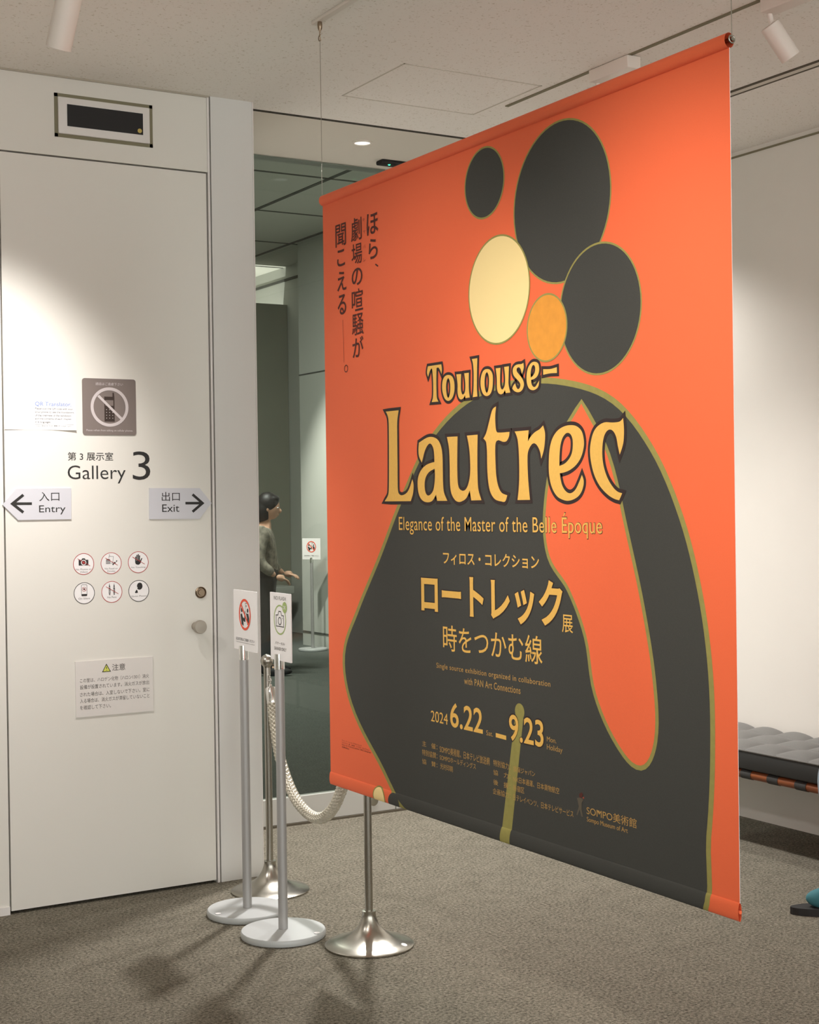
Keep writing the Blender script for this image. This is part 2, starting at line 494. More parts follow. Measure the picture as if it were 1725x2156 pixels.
# hatch outline
ht = MB()
x0, x1, y0, y1 = 2.795, 3.42, 4.69, 5.18
for a, b in (((x0, y0), (x1, y0 + .006)), ((x0, y1 - .006), (x1, y1)), ((x0, y0), (x0 + .006, y1)), ((x1 - .006, y0), (x1, y1))):
    ht.box((a[0], a[1], CZ - 0.0015), (b[0], b[1], CZ), mat('hatch_edge', rgb(204, 197, 184), .8) if 'hatch_edge' not in bpy.data.materials else bpy.data.materials['hatch_edge'])
struct(ht, 'trim_10')

# the door
dr = MB().box((1.503, WY - 0.001, 0.012), (2.319, WY + 0.045, 2.811), 'door')
door = struct(dr, 'door_1')
kn = on_y((410.9, 1318.3), WY); kn.y = WY
o = MB().lathe([(0.016, 0), (0.013, 0.02), (0.0135, 0.03), (0.024, 0.036), (0.0265, 0.045), (0.0265, 0.055), (0.024, 0.060), (0.0, 0.061)], 'knobsteel', (kn.x, WY - 0.001, kn.z), (0, -1, 0), 36).build('door_knob', door)
lk = on_y((422.2, 1247.4), WY)
MB().lathe([(0.023, 0), (0.023, 0.005), (0.020, 0.008), (0.017, 0.003), (0.012, 0.003), (0.011, 0.007), (0.0, 0.007)], 'darksteel', (lk.x, WY - 0.001, lk.z), (0, -1, 0), 36).build('lock_cylinder', door)

# glass doors and their bottom rail
gw = MB().box((2.52, GY - 0.005, 0.13), (3.588, GY + 0.005, CZ), 'glass')
gw1 = struct(gw, 'window_1')
MB().box((2.52, GY - 0.022, 0.012), (3.588, GY + 0.022, 0.131), 'alu').build('bottom_rail', gw1)
lkc = on_y((787, 1686), GY - 0.022)
MB().lathe([(0.024, 0), (0.024, 0.003), (0.021, 0.004), (0.0, 0.004)], 'steel', (lkc.x, GY - 0.022, lkc.z), (0, -1, 0), 32).build('floor_lock', gw1)
gw2 = struct(MB().box((3.594, GY - 0.005, 0.13), (RX, GY + 0.005, CZ), 'glass'), 'window_2')
MB().box((3.594, GY - 0.022, 0.012), (RX, GY + 0.022, 0.131), 'alu').build('bottom_rail', gw2)
struct(MB().box((2.52, GY - 0.03, 0), (RX, GY + 0.03, 0.010), 'slot'), 'trim_11')

# rear gallery behind the glass
struct(MB().box((1.4, GY, -0.1), (8.2, 17.6, -0.0005), 'rearcarpet'), 'floor_rear')
RC = 4.28
struct(MB().box((1.4, GY + 0.10, RC), (8.2, 17.6, RC + 0.1), 'rearceil'), 'ceiling_rear')
struct(MB().box((1.4, GY + 0.03, CZ), (8.2, GY + 0.10, RC + 0.1), 'rearwall'), 'wall_header')
struct(MB().box((7.05, GY + 0.13, 0), (7.30, 14.1, RC), 'rearwall'), 'wall_rear_right')
struct(MB().box((7.66, 14.1, 0), (7.85, 17.6, RC), 'rearwall'), 'wall_rear_far')
struct(MB().box((1.4, 17.5, 0), (7.66, 17.6, RC), 'rearwall'), 'wall_rear_end')
struct(MB().box((1.4, GY + 0.10, 0), (1.5, 17.5, RC), 'rearwall'), 'wall_rear_left')
struct(MB().box((7.30, 14.0, 0), (7.66, 14.1, RC), 'rearwall'), 'wall_rear_return')
struct(MB().box((RX, GY + 0.03, 0), (7.05, GY + 0.13, RC), 'rearwall'), 'wall_rear_near')
sm_ = MB()
for yy in (8.2, 9.7, 11.2, 12.7, 14.2, 15.7): sm_.box((1.5, yy, RC - 0.004), (7.66, yy + 0.035, RC), 'seam')
for xx in (2.6, 3.7, 4.8, 5.9, 7.0): sm_.box((xx, GY + .1, RC - 0.004), (xx + 0.045, 17.5, RC), 'seam')
struct(sm_, 'trim_12')
struct(MB().box((7.043, GY + 0.13, 0.14), (7.05, 14.1, 0.155), 'seam').box((7.043, GY + .13, 2.86), (7.05, 14.1, 2.872), 'seam'), 'trim_13')
struct(MB().box((7.650, 14.1, RC - 0.17), (7.66, 17.5, RC - 0.14), 'seam'), 'trim_14')
pt = MB().box((4.0, 15.6, 0), (7.655, 15.72, 3.83), 'rearpart').build('display_partition')
tag(pt, 'tall drab display partition standing in the dim gallery behind the glass door', 'partition'); recentre(pt)
bn = MB().bbox((6.0, 15.2, 0.47), (7.5, 15.58, 0.56), 'rearwall', 0.01).bbox((6.1, 15.25, 0), (7.4, 15.55, 0.47), 'rearpart', 0.005).build('display_plinth')
tag(bn, 'low pale-topped plinth in front of the drab partition behind the glass', 'plinth'); recentre(bn)

# ================================================================== BANNER
BX = 2.29
YL, YR = 4.388, 2.440           # left and right edge in the picture
ZT, ZB = 2.527, 0.560
TP = 0.034                      # height of top pocket
BP = 0.042                      # height of bottom pocket
def bn_x(z):
    """front of the cloth: both pockets bulge towards the viewer"""
    if z > ZT - TP:
        t = (z - (ZT - TP/2)) / (TP/2); return BX - 0.014 * math.sqrt(max(0, 1 - t*t))
    if z < ZB + BP:
        t = (z - (ZB + BP/2)) / (BP/2); return BX - 0.005 * math.sqrt(max(0, 1 - t*t))
    return BX
banner = root('exhibition_banner', 'large orange exhibition banner with charcoal shapes and gold lettering, hanging from wires', 'banner', (BX, (YL+YR)/2, ZB))
sh = MB()
rows = [ZT - TP + 0.001, 2.3, 2.0, 1.7, 1.4, 1.1, 0.8, ZB + BP - 0.001]
vs = []; fs = []; ny = 24
for z in rows:
    for k in range(ny + 1): vs.append((BX, YL + (YR-YL)*k/ny, z))
for i in range(len(rows)-1):
    for k in range(ny):
        a = i*(ny+1)+k; fs.append((a, a+1, a+ny+2, a+ny+1))
sh.add(vs, fs, 'orange')
b = [V(p) + V((0.0012, 0, 0)) for p in vs]
sh.add(b, [f[::-1] for f in fs], 'orange')
n_ = len(rows)
sh.add([(BX, YL, rows[0]), (BX+.0012, YL, rows[0]), (BX+.0012, YL, rows[-1]), (BX, YL, rows[-1]), (BX, YR, rows[0]), (BX+.0012, YR, rows[0]), (BX+.0012, YR, rows[-1]), (BX, YR, rows[-1])], [(0,1,2,3), (7,6,5,4)], 'white')

def bpt(p):               # photo measurement -> (u, z) on the cloth; u runs to the right in the picture
    q = on_x(p, BX); return (-q.y, q.z)
def bmap(u, z, d):
    return V((bn_x(z) - d * 0.4, -u, z))
def cut_print(mb, vf, d, m):
    """print a flat shape on the cloth, following the pockets"""
    vs, fs = vf
    if not fs: return
    bm = bmesh.new()
    vv = [bm.verts.new((p[0], p[1], 0)) for p in vs]
    for f in fs:
        try: bm.faces.new([vv[i] for i in f])
        except ValueError: pass
    zs = [p[1] for p in vs]
    cuts = []
    if min(zs) < ZB + BP: cuts += [ZB + BP/2 - BP/2 * math.cos(PI*k/14) for k in range(15)] + [ZB + BP + 0.004]
    for c in cuts:
        bmesh.ops.bisect_plane(bm, geom=bm.verts[:] + bm.edges[:] + bm.faces[:], plane_co=(0, c, 0), plane_no=(0, 1, 0), dist=1e-7, clear_inner=(c == cuts[0]))
    bm.verts.index_update()
    mb.add([bmap(v.co.x, v.co.y, d) for v in bm.verts], [[v.index for v in f.verts] for f in bm.faces], m)
    bm.free()
def px_shape(pts, steps=6, ang=60):
    return smooth_poly([bpt(p) for p in pts], steps, ang)
def grow(ct, r):
    """outline pushed outwards by r"""
    n = len(ct); A = sum(ct[i][0]*ct[(i+1)%n][1] - ct[(i+1)%n][0]*ct[i][1] for i in range(n))
    sg = 1 if A > 0 else -1; out = []
    for i in range(n):
        a = V(ct[i-1][:2]); b_ = V(ct[(i+1)%n][:2]); t = (b_ - a)
        if t.length < 1e-9: out.append(ct[i]); continue
        t.normalize(); out.append((ct[i][0] + t.y*sg*r, ct[i][1] - t.x*sg*r))
    return out
# generic cut-paper composition in the colours of the poster: dome, leaf, pebbles, discs, bar
dome = px_shape([(868, 1712), (800, 1600), (742, 1480), (727, 1380), (755, 1290), (800, 1180), (850, 1050), (905, 935), (985, 850), (1085, 812),
                 (1190, 812), (1290, 850), (1370, 950), (1430, 1090), (1470, 1250), (1492, 1420), (1496, 1600), (1488, 1760), (1466, 1925)], 6, 80)
leaf = px_shape([(1225, 850), (1172, 950), (1150, 1080), (1158, 1170), (1200, 1240), (1236, 1340), (1256, 1460), (1302, 1565), (1350, 1612), (1378, 1560), (1376, 1440), (1352, 1280), (1318, 1120), (1280, 960)], 6, 80)
cut_print(sh, fill([grow(dome, 0.016)]), 0.0008, 'olive')
cut_print(sh, fill([dome]), 0.0014, 'charcoal')
cut_print(sh, fill([grow(leaf, 0.012)]), 0.0020, 'olive')
cut_print(sh, fill([leaf]), 0.0026, 'orange')
def disc_px(c, rz, ry=None, tilt=0):
    cu, cz = bpt(c); ry = rz if ry is None else ry; t = math.radians(tilt); out = []
    for k in range(64):
        a = 2*PI*k/64; p, q = ry*math.cos(a), rz*math.sin(a)
        out.append((cu + p*math.cos(t) - q*math.sin(t), cz + p*math.sin(t) + q*math.cos(t)))
    return out
lay = 0.0006
for c, rz, ry, tl, m in (((1180, 425), 0.205, 0.205, 0, 'charcoal'), ((1262, 650), 0.160, 0.160, 0, 'charcoal'), ((1020, 385), 0.095, 0.095, 0, 'charcoal'),
                         ((1050, 610), 0.145, 0.145, 0, 'cream'), ((1152, 690), 0.085, 0.085, 0, 'ochre')):
    d = disc_px(c, rz, ry, tl)
    lay += 0.0004
    cut_print(sh, fill([grow(d, 0.005)]), lay, 'olive')
    cut_print(sh, fill([d]), lay + 0.0002, m)
bar = [bpt(p) for p in ((1086, 1500), (1104, 1500), (1073, 1800), (1052, 1796))]
cut_print(sh, fill([bar]), 0.0018, 'olive')
cut_print(sh, fill([disc_px((1095, 1498), 0.022)]), 0.0022, 'olive')
for c, m in (((801, 1680), 'cream'), ((832, 1692), 'charcoal')):
    d = disc_px(c, 0.034)
    if m == 'cream': cut_print(sh, fill([grow(d, 0.005)]), 0.0020, 'olive')
    cut_print(sh, fill([d]), 0.0026, m)
sheet = sh.build('printed_sheet', banner)

tpk = MB()
def pocket(mb, zc, rx, rz, m):
    n = 28; vs = []; fs = []
    for k in range(n):
        a = 2*PI*k/n
        for y in (YL, YR): vs.append((BX + rx*math.cos(a), y, zc + rz*math.sin(a)))
    for k in range(n):
        j = (k+1) % n; fs.append((2*k, 2*k+1, 2*j+1, 2*j))
    mb.add(vs, fs, m, True)
pocket(tpk, ZT - TP/2, 0.014, TP/2, 'orange'); tpk.build('top_pocket', banner)
bpk = MB(); pocket(bpk, ZB + BP/2, 0.005, BP/2, 'orange'); bpk.build('bottom_pocket', banner)
MB().cyl((BX, YL + 0.004, ZT - TP/2), (BX, YR - 0.012, ZT - TP/2), 0.0045, 'steel', 16).build('hanging_rod', banner)
MB().cyl((BX, YL + 0.001, ZB + BP/2), (BX, YR - 0.002, ZB + BP/2), 0.0040, 'orange', 16).build('weight_rod', banner)
HOOKZ = CZ - 0.075
for y in (YL + 0.002, YR - 0.008):
    wr = MB().cyl((BX, y, ZT - TP/2), (BX, y, HOOKZ), 0.0011, 'steel', 8).build('suspension_wire', banner)
    rp = [(BX + 0.008*math.cos(2*PI*k/16), y, ZT - TP/2 + 0.008*math.sin(2*PI*k/16)) for k in range(16)]
    MB().tube(rp, 0.002, 'steel', 8, True).build('ring', wr)

# lettering on the banner
def bt(mb, body, L, R, T, B, m, d=0.0032, off=0.0, halo=0.0, space=1.0):
    u0 = bpt(L)[0]; u1 = bpt(R)[0]; z1 = bpt(T)[1]; z0 = bpt(B)[1]
    vf = fitted(body, u0, u1, z0, z1, off, space)
    if halo:
        eo = off + halo
        h = fitted(body, u0 - halo*0.2, u1 + halo*0.2, z0 - halo*0.2, z1 + halo*0.2, eo, space)
        cut_print(mb, h, d - 0.0005, 'black_ink')
    cut_print(mb, vf, d, m)

def crop_pts(pts, ox, oy, s):
    return [(ox + p[0]/s, oy + p[1]/s) for p in pts]
A = (800, 840, 8.625); Bc = (960, 840, 8.625); Cc = (1140, 840, 8.625); D = (890, 740, 11.5); Ec = (1040, 740, 11.5)
TITLE = [
 (A, [[(115,230),(350,205),(325,400),(325,700),(330,1200),(332,1500),(342,1690),(380,1742),(430,1745),(500,1700),(550,1610),(600,1455),(622,1560),(610,1720),(570,1855),(95,1860),(160,1740),(172,1600),(175,1200),(172,600),(165,380),(145,290)]]),
 (A, [[(718,795),(860,705),(960,690),(1060,740),(1120,860),(1145,1020),(1152,1300),(1158,1550),(1175,1700),(1235,1850),(1050,1850),(1030,1735),(960,1850),(860,1875),(770,1830),(715,1720),(695,1560),(705,1420),(760,1290),(850,1200),(940,1160),(1000,1145),(995,1000),(975,880),(925,810),(870,850),(820,960),(790,1080),(770,1155),(720,1040),(710,920)],
      [(1005,1265),(1010,1400),(1000,1550),(970,1680),(890,1755),(840,1700),(822,1560),(840,1430),(900,1330)]]),
 (A, [[(1228,690),(1420,680),(1415,1000),(1418,1400),(1440,1600),(1505,1665),(1570,1640),(1620,1530),(1650,1340),(1645,1050),(1625,850),(1590,665),(1785,648),(1780,1000),(1785,1450),(1800,1650),(1855,1838),(1670,1843),(1642,1660),(1580,1800),(1490,1862),(1430,1868),(1370,1830),(1310,1720),(1285,1560),(1278,1200),(1265,900)]]),
 (Bc, [[(740,135),(725,300),(730,480),(745,580),(775,610),(985,597),(975,680),(930,765),(870,778),(820,760),(780,750),(740,780),(725,880),(730,1150),(745,1400),(780,1580),(840,1700),(945,1750),(905,1860),(840,1862),(720,1820),(640,1700),(600,1520),(580,1250),(575,950),(560,790),(540,750),(510,720),(560,620),(610,430),(660,230),(690,170)]]),
 (Bc, [[(1078,590),(1332,568),(1318,770),(1380,670),(1450,600),(1530,550),(1595,480),(1630,620),(1622,830),(1600,960),(1562,1085),(1540,960),(1490,850),(1435,805),(1385,830),(1330,930),(1312,1040),(1318,1350),(1335,1600),(1357,1832),(1130,1835),(1150,1650),(1162,1400),(1155,1000),(1135,760),(1110,660)]]),
 (Cc, [[(345,1350),(420,1335),(520,1295),(640,1200),(730,1060),(780,880),(782,740),(745,590),(660,500),(550,475),(420,500),(300,580),(210,720),(160,920),(145,1200),(155,1400),(200,1600),(290,1760),(400,1830),(510,1848),(640,1800),(720,1720),(770,1600),(780,1480),(748,1378),(700,1500),(640,1630),(580,1695),(520,1712),(450,1670),(390,1570),(360,1450)],
       [(338,1218),(340,1050),(355,860),(390,720),(440,640),(490,615),(540,640),(575,720),(582,850),(565,980),(520,1080),(440,1170)]]),
 (Cc, [[(1497,345),(1512,550),(1505,760),(1480,880),(1435,1010),(1400,850),(1370,690),(1320,590),(1260,555),(1200,585),(1150,680),(1122,850),(1120,1050),(1150,1250),(1220,1450),(1320,1610),(1400,1685),(1480,1712),(1425,1840),(1340,1815),(1220,1740),(1080,1590),(980,1400),(920,1180),(895,960),(910,780),(960,600),(1040,490),(1160,425),(1300,428),(1420,415),(1460,390)]]),
 (D, [[(140,360),(465,310),(480,430),(470,548),(430,440),(390,390),(350,400),(345,700),(350,1000),(360,1130),(395,1215),(232,1228),(262,1120),(270,900),(262,650),(245,440),(230,405),(190,470),(145,615),(120,520),(128,420)]]),
 (D, [[(640,568),(720,600),(770,700),(785,830),(775,1000),(720,1140),(630,1198),(550,1140),(500,1000),(485,860),(500,700),(555,600)], [(632,640),(665,700),(682,820),(680,960),(660,1080),(632,1130),(605,1080),(585,950),(582,820),(600,700)]]),
 (D, [[(830,555),(945,545),(940,750),(942,920),(960,1010),(980,1045),(1020,1020),(1045,930),(1045,750),(1020,530),(1132,515),(1130,750),(1135,950),(1155,1115),(1050,1130),(1040,1060),(1000,1130),(940,1162),(890,1120),(860,1000),(860,800)]]),
 (D, [[(1205,185),(1338,162),(1330,500),(1328,900),(1340,1090),(1228,1108),(1245,900),(1248,500),(1230,280)]]),
 (D, [[(1575,425),(1650,450),(1705,550),(1715,700),(1700,900),(1650,1030),(1560,1080),(1480,1030),(1430,900),(1415,740),(1435,580),(1490,460)], [(1572,495),(1605,560),(1622,680),(1615,850),(1595,960),(1568,1010),(1535,950),(1515,820),(1515,680),(1535,550)]]),
 (Ec, [[(60,410),(172,395),(165,600),(165,780),(185,890),(215,920),(250,890),(280,800),(285,600),(262,375),(378,358),(370,600),(370,800),(410,995),(300,1007),(285,930),(240,1010),(180,1038),(120,1000),(90,900),(85,650)]]),
 (Ec, [[(730,275),(738,380),(725,450),(693,545),(670,450),(640,395),(600,385),(565,420),(570,480),(620,550),(690,640),(735,740),(740,830),(700,930),(640,980),(570,985),(500,950),(460,895),(485,830),(530,770),(545,830),(580,900),(610,910),(645,870),(655,800),(630,740),(560,660),(500,590),(472,500),(480,410),(530,340),(600,312),(680,305)]]),
 (Ec, [[(915,690),(1000,660),(1070,590),(1105,490),(1110,390),(1085,290),(1010,250),(930,270),(860,360),(820,480),(805,640),(820,790),(870,900),(960,938),(1050,900),(1095,830),(1112,700),(1060,790),(1020,850),(980,860),(940,820),(920,760)], [(908,632),(905,520),(925,400),(955,335),(985,325),(1012,380),(1012,470),(985,550),(940,610)]]),
 (Ec, [[(1208,430),(1380,425),(1540,380),(1542,522),(1380,530),(1210,565)]]),
]
tl = MB()
for (ox, oy, s_), cts in TITLE:
    cs = [smooth_poly([bpt(p) for p in crop_pts(c, ox, oy, s_)], 4, 58) for c in cts]
    for c in cs: 
        A2 = sum(c[k_][0]*c[(k_+1) % len(c)][1] - c[(k_+1) % len(c)][0]*c[k_][1] for k_ in range(len(c)))
        out = (A2 > 0) != (c is not cs[0])          # which side of the line is outside the letter
        rr0 = 0.0095 if ox in (800, 960, 1140) else 0.0080
        cut_print(tl, stroke(c, 0.0008 if out else rr0, True, rr0 if out else 0.0008), 0.0034, 'black_ink')
    cut_print(tl, fill(cs), 0.0040, 'gold')
tl.build('title_lettering', sheet)
st = MB(); bt(st, 'Elegance of the Master of the Belle Époque', (841, 1102), (1269, 1108), (1199, 1080), (1236, 1134), 'gold', 0.0040, 0.0, 0.010, 1.05); st.build('subtitle_lettering', sheet)
st = MB(); bt(st, 'フィロス・コレクション', (934, 1180), (1136, 1180), (937, 1161), (1102, 1197), 'gold', 0.0034, 0.012); st.build('collection_lettering', sheet)
st = MB(); bt(st, 'ロートレック', (888, 1250), (1186, 1270), (994, 1211), (1146, 1320), 'gold', 0.0040, 0.030, 0.022); st.build('exhibition_lettering', sheet)
st = MB(); bt(st, '展', (1184.5, 1314), (1207.5, 1314), (1197, 1294.5), (1197, 1333), 'gold', 0.0034, 0.004); st.build('exhibition_suffix', sheet)
st = MB(); bt(st, '時をつかむ線', (934, 1350), (1143, 1360), (956, 1317.5), (1128, 1398), 'gold', 0.0034, 0.003); st.build('theme_lettering', sheet)
st = MB(); bt(st, 'Single source exhibition organized in collaboration', (920, 1403), (1160, 1440), (921, 1395), (937, 1412), 'softgold', 0.0034, 0.006, 0, 1.1); st.build('credit_line', sheet)
st = MB(); bt(st, 'with PAN Art Connections', (978.6, 1437), (1097, 1455), (995, 1428.5), (1097, 1461.6), 'softgold', 0.0034, 0.006, 0, 1.1); st.build('credit_line', sheet)
dl = MB()
bt(dl, '2024', (908.5, 1510), (944, 1518), (911.6, 1496), (938, 1525), 'gold', 0.0034, 0.0)
bt(dl, '6.22', (949, 1510), (1017.5, 1520), (963, 1481), (1010, 1544), 'gold', 0.0034, 0.014)
bt(dl, 'Sat.', (1025, 1545), (1039, 1545), (1027.5, 1537.6), (1035, 1550), 'softgold', 0.0034)
cut_print(dl, fill([[bpt(p) for p in ((1045, 1543), (1067, 1549), (1067, 1558), (1045, 1552))]]), 0.0034, 'gold')
bt(dl, '9.23', (1073, 1530), (1145.5, 1545), (1084, 1505), (1135.5, 1572.7), 'gold', 0.0034, 0.014, 0.02)
bt(dl, 'Mon.', (1152.7, 1557), (1172.5, 1560), (1156, 1551), (1167, 1564), 'softgold', 0.0034)
bt(dl, 'Holiday', (1152.7, 1573), (1185.6, 1580), (1156, 1567), (1182.5, 1588), 'softgold', 0.0034)
dl.build('date_lettering', sheet)
cr = MB()
for body, L, R, T, B in (
    ('主　催：', 890, 922, (894.5, 1560), (915, 1577)), ('SOMPO美術館、日本テレビ放送網', 927, 1032, (935, 1570.5), (1026, 1610)),
    ('特別協賛：', 890, 922, (894.5, 1578), (913, 1595.6)), ('SOMPOホールディングス', 927, 1003, (932, 1589), (998, 1619)),
    ('協　賛：', 890, 922, (894.5, 1598), (913, 1614)), ('光村印刷', 928, 954.5, (935, 1608), (951, 1625)),
    ('特別協力：', 1040, 1076, (1045, 1600), (1066.6, 1619)), ('損保ジャパン', 1082, 1127.7, (1088.5, 1614), (1123, 1635)),
    ('協　力：', 1040, 1076, (1043, 1620.6), (1070, 1639)), ('NX日本通運、日本貨物航空', 1082, 1178.7, (1088.5, 1634.7), (1173, 1670.7)),
    ('後　援：', 1040, 1076, (1043, 1641), (1070, 1660)), ('新宿区', 1082, 1105, (1088.5, 1653.5), (1101, 1670)),
    ('企画協力：', 1039, 1076, (1045, 1660), (1070, 1680)), ('日テレイベンツ、日本テレビサービス', 1082, 1208.5, (1088.5, 1673), (1204, 1720))):
    bt(cr, body, (L, T[1]+8), (R, B[1]-8), T, B, 'softgold', 0.0034)
cr.build('credit_lettering', sheet)
lg = MB()
bt(lg, 'SOMPO美術館', (1236.6, 1715), (1341.5, 1725), (1242, 1697), (1336, 1743), 'softgold', 0.0034)
bt(lg, 'Sompo Museum of Art', (1237, 1730), (1323, 1745), (1240, 1720), (1319, 1756), 'softgold', 0.0034)
dm = bpt((1262, 1709)); cut_print(lg, fill([disc(dm, 0.0035, 16)]), 0.0036, 'softgold')
# slim dark emblem left of the museum's name
for pts, m in (([(1221, 1671), (1226, 1668), (1229, 1673), (1226, 1680), (1221, 1679)], 'brown'), ([(1216, 1680), (1222, 1679), (1228, 1682), (1230, 1684), (1226, 1690), (1226, 1704), (1229, 1720), (1225, 1719), (1222, 1704), (1217, 1717), (1215, 1715), (1220, 1698), (1218, 1688)], mat('emblem_print', rgb(92, 84, 70), .8)), ([(1227, 1680), (1231, 1677), (1231, 1682)], 'rust')):
    cut_print(lg, fill([[bpt(p) for p in pts]]), 0.0034, m)
lg.build('museum_logo', sheet)
vt = MB()
for ch, L, R, T, B in (
    ('ほ', 772.7, 796.7, (789, 446), (785, 493.5)), ('ら', 777, 795.7, (785, 502), (785, 545)), ('、', 790.5, 797.8, (793.6, 554.5), (795.7, 562)),
    ('劇', 739.7, 762, (754, 457), (750, 507.5)), ('場', 741, 763, (754, 511.7), (750, 556.6)), ('の', 741.4, 763.8, (754, 563.5), (750, 601.5)),
    ('喧', 741.4, 765, (756, 606.7), (752, 654.7)), ('騒', 742, 766, (758, 659), (752, 706)), ('が', 743, 766, (762, 707), (750, 753)),
    ('聞', 707, 729, (718.5, 471), (712, 520.7)), ('こ', 710.7, 727, (720.5, 525), (718.5, 560.8)), ('え', 710.7, 730, (720.5, 571), (714, 614)), ('る', 711.8, 729.5, (720.5, 620), (720.5, 662.6))):
    bt(vt, ch, (L, T[1] + 20), (R, T[1] + 20), T, B, 'brown', 0.0030, 0.012 if ch in 'ほらこえるのが' else 0.006)
for ch, x, y in (('キ', 766.5, 462.6), ('ャ', 768, 487.7), ('バ', 768, 519), ('レ', 768, 547)):
    bt(vt, ch, (x-2.4, y), (x+2.4, y), (x, y-3.5), (x, y+3.5), 'rust', 0.0030)
cut_print(vt, stroke([bpt((722.6, 673.5)), bpt((725, 763))], 0.0009), 0.0030, 'rust')
c_ = bpt((729.5, 776)); cut_print(vt, ring(c_, 0.0125, 0.003, 24), 0.0030, 'brown')
vt.build('vertical_lettering', sheet)
sp_ = MB()
for k, (body, R) in enumerate((('アンリ・ド・トゥールーズ＝ロートレック', 762), ('リトグラフ・紙　1892年　フィロス・コレクション', 779), ('Henri de Toulouse-Lautrec, 1892, Lithograph', 782), ('©Philos', 736))):
    y = 1559 + 4.6*k
    bt(sp_, body, (721, y), (R, y + 9), (723, y - 1.6), (723, y + 1.8), 'brown', 0.0034)
sp_.build('caption_lettering', sheet)

# picture rail with the two ceiling hooks that carry the banner
rl = root('picture_rail', 'white ceiling picture rail carrying the orange banner by two hooks', 'rail', (BX, 3.3, CZ))
MB().bbox((BX - 0.012, 2.2, CZ - 0.012), (BX + 0.012, 4.43, CZ), 'lampwhite', 0.002).build('rail', rl)
MB().box((BX + 0.012, 2.2, CZ - 0.006), (BX + 0.018, 4.41, CZ), 'groove').build('rail_slot', rl)
for y in (YL + 0.002, YR - 0.008):
    hk = MB()
    hk.lathe([(0.0075, 0), (0.0085, -0.01), (0.0075, -0.022), (0.003, -0.030), (0.0025, -0.036)], 'darksteel', (BX, y, CZ - 0.012), (0, 0, 1), 16)
    pts = []
    for k in range(15):
        a = math.radians(120 - k*20); pts.append((BX, y + 0.010*math.cos(a), CZ - 0.065 + 0.010*math.sin(a)))
    hk.tube([(BX, y, CZ - 0.046), (BX, y + 0.002, CZ - 0.052)] + [V(p) for p in pts][::-1][2:], 0.0018, 'darksteel', 8)
    hk.build('hook', rl)

# ================================================================== SIGNS ON THE DOOR
def wpt(p):
    q = on_y(p, WY); return (q.x, q.z)
def wmap(u, z, d):
    return V((u, WY - 0.001 - d, z))
def wflat(mb, vf, d, m):
    mb.add([wmap(p[0], p[1], d) for p in vf[0]], vf[1], m)
def wt(mb, body, L, R, T, B, d, m, off=0.0, space=1.0):
    wflat(mb, fitted(body, wpt(L)[0], wpt(R)[0], wpt(B)[1], wpt(T)[1], off, space), d, m)
def wroot(name, label, cat, c, group=None):
    u, z = wpt(c); return root(name, label, cat, (u, WY - 0.001, z), group)

# guidance light above the door
ex = root('emergency_light', 'unlit black emergency light panel in a white frame above the white door', 'light', (1.904, WY, 2.89))
eb = MB()
x0, x1, z0, z1 = 1.710, 2.098, 2.889, 3.053; gv = 0.013
for a, b in (((x0, z0), (x1, z0+gv)), ((x0, z1-gv), (x1, z1)), ((x0, z0), (x0+gv, z1)), ((x1-gv, z0), (x1, z1))):
    eb.box((a[0], WY - 0.0025, a[1]), (b[0], WY, b[1]), 'groove')
eb.build('recess', ex)
fr = MB()
fr.bbox((x0+gv, WY - 0.008, z0+gv), (x1-gv, WY, z1-gv), 'trim', 0.003, 2); fr.build('frame', ex)
MB().box((1.757, WY - 0.010, 2.932), (2.056, WY - 0.007, 3.014), 'black').build('screen', ex)
MB().lathe([(0.0085, 0), (0.0085, 0.002), (0, 0.0025)], mat('yellow_lens', rgb(196, 172, 92), .3), (2.042, WY - 0.010, 2.946), (0, -1, 0), 20).build('indicator', ex)

# paper notice (its square code is left out)
qr = wroot('paper_notice', 'small curling white paper notice with a blue heading, left of the grey phone plaque', 'notice', (84, 903))
u0, z0 = wpt((9.5, 904)); u1, z1 = wpt((158, 839.5))
pb = MB(); nx_, nz_ = 16, 8; vs = []; fs = []
def lift(s, t):            # s across, t up: the lower corners curl away from the wall
    return 0.0008 + 0.010 * (1 - t)**2 * (0.35*abs(2*s-1)**2 if s < .5 else abs(2*s-1)**2)
for j in range(nz_+1):
    for i in range(nx_+1):
        s_, t_ = i/nx_, j/nz_
        vs.append(wmap(u0 + (u1-u0)*s_, z0 + (z1-z0)*t_, lift(s_, t_)))
for j in range(nz_):
    for i in range(nx_):
        a = j*(nx_+1)+i; fs.append((a, a+1, a+nx_+2, a+nx_+1))
pb.add(vs, fs, 'paper', True); pb.build('sheet', qr)
qt = MB()
def qmap(vf, m):
    qt.add([wmap(p[0], p[1], lift((p[0]-u0)/(u1-u0), (p[1]-z0)/(z1-z0)) + 0.0007) for p in vf[0]], vf[1], m)
def qtext(body, L, R, T, B, m, off=0.0):
    qmap(fitted(body, wpt(L)[0], wpt(R)[0], wpt(B)[1], wpt(T)[1], off), m)
qtext('QR Translator.', (73.4, 851), (150, 851), (79, 845.8), (79, 856), 'blueink', 0.008)
for (body, R, y, dn) in (('Please scan the QR code with your', 153, 860.6, 1), ('smartphone to see the translations', 155, 867.8, 1), ('of the overview of the exhibition', 149, 874.7, 0), ('and the contents of each chapter', 150, 881.9, 1), ('in 6 languages.', 107, 888.7, 1)):
    qtext(body, (73.4, y), (R, y), (75, y - 2.8), (75, y + (2.8 if dn else 2.0)), 'ink', 0.006)
qtext('English, 簡体中文, 한국어, 繁體中文, Français, Español', (77, 896.7), (150, 896.7), (78, 895), (78, 898.6), 'ink')
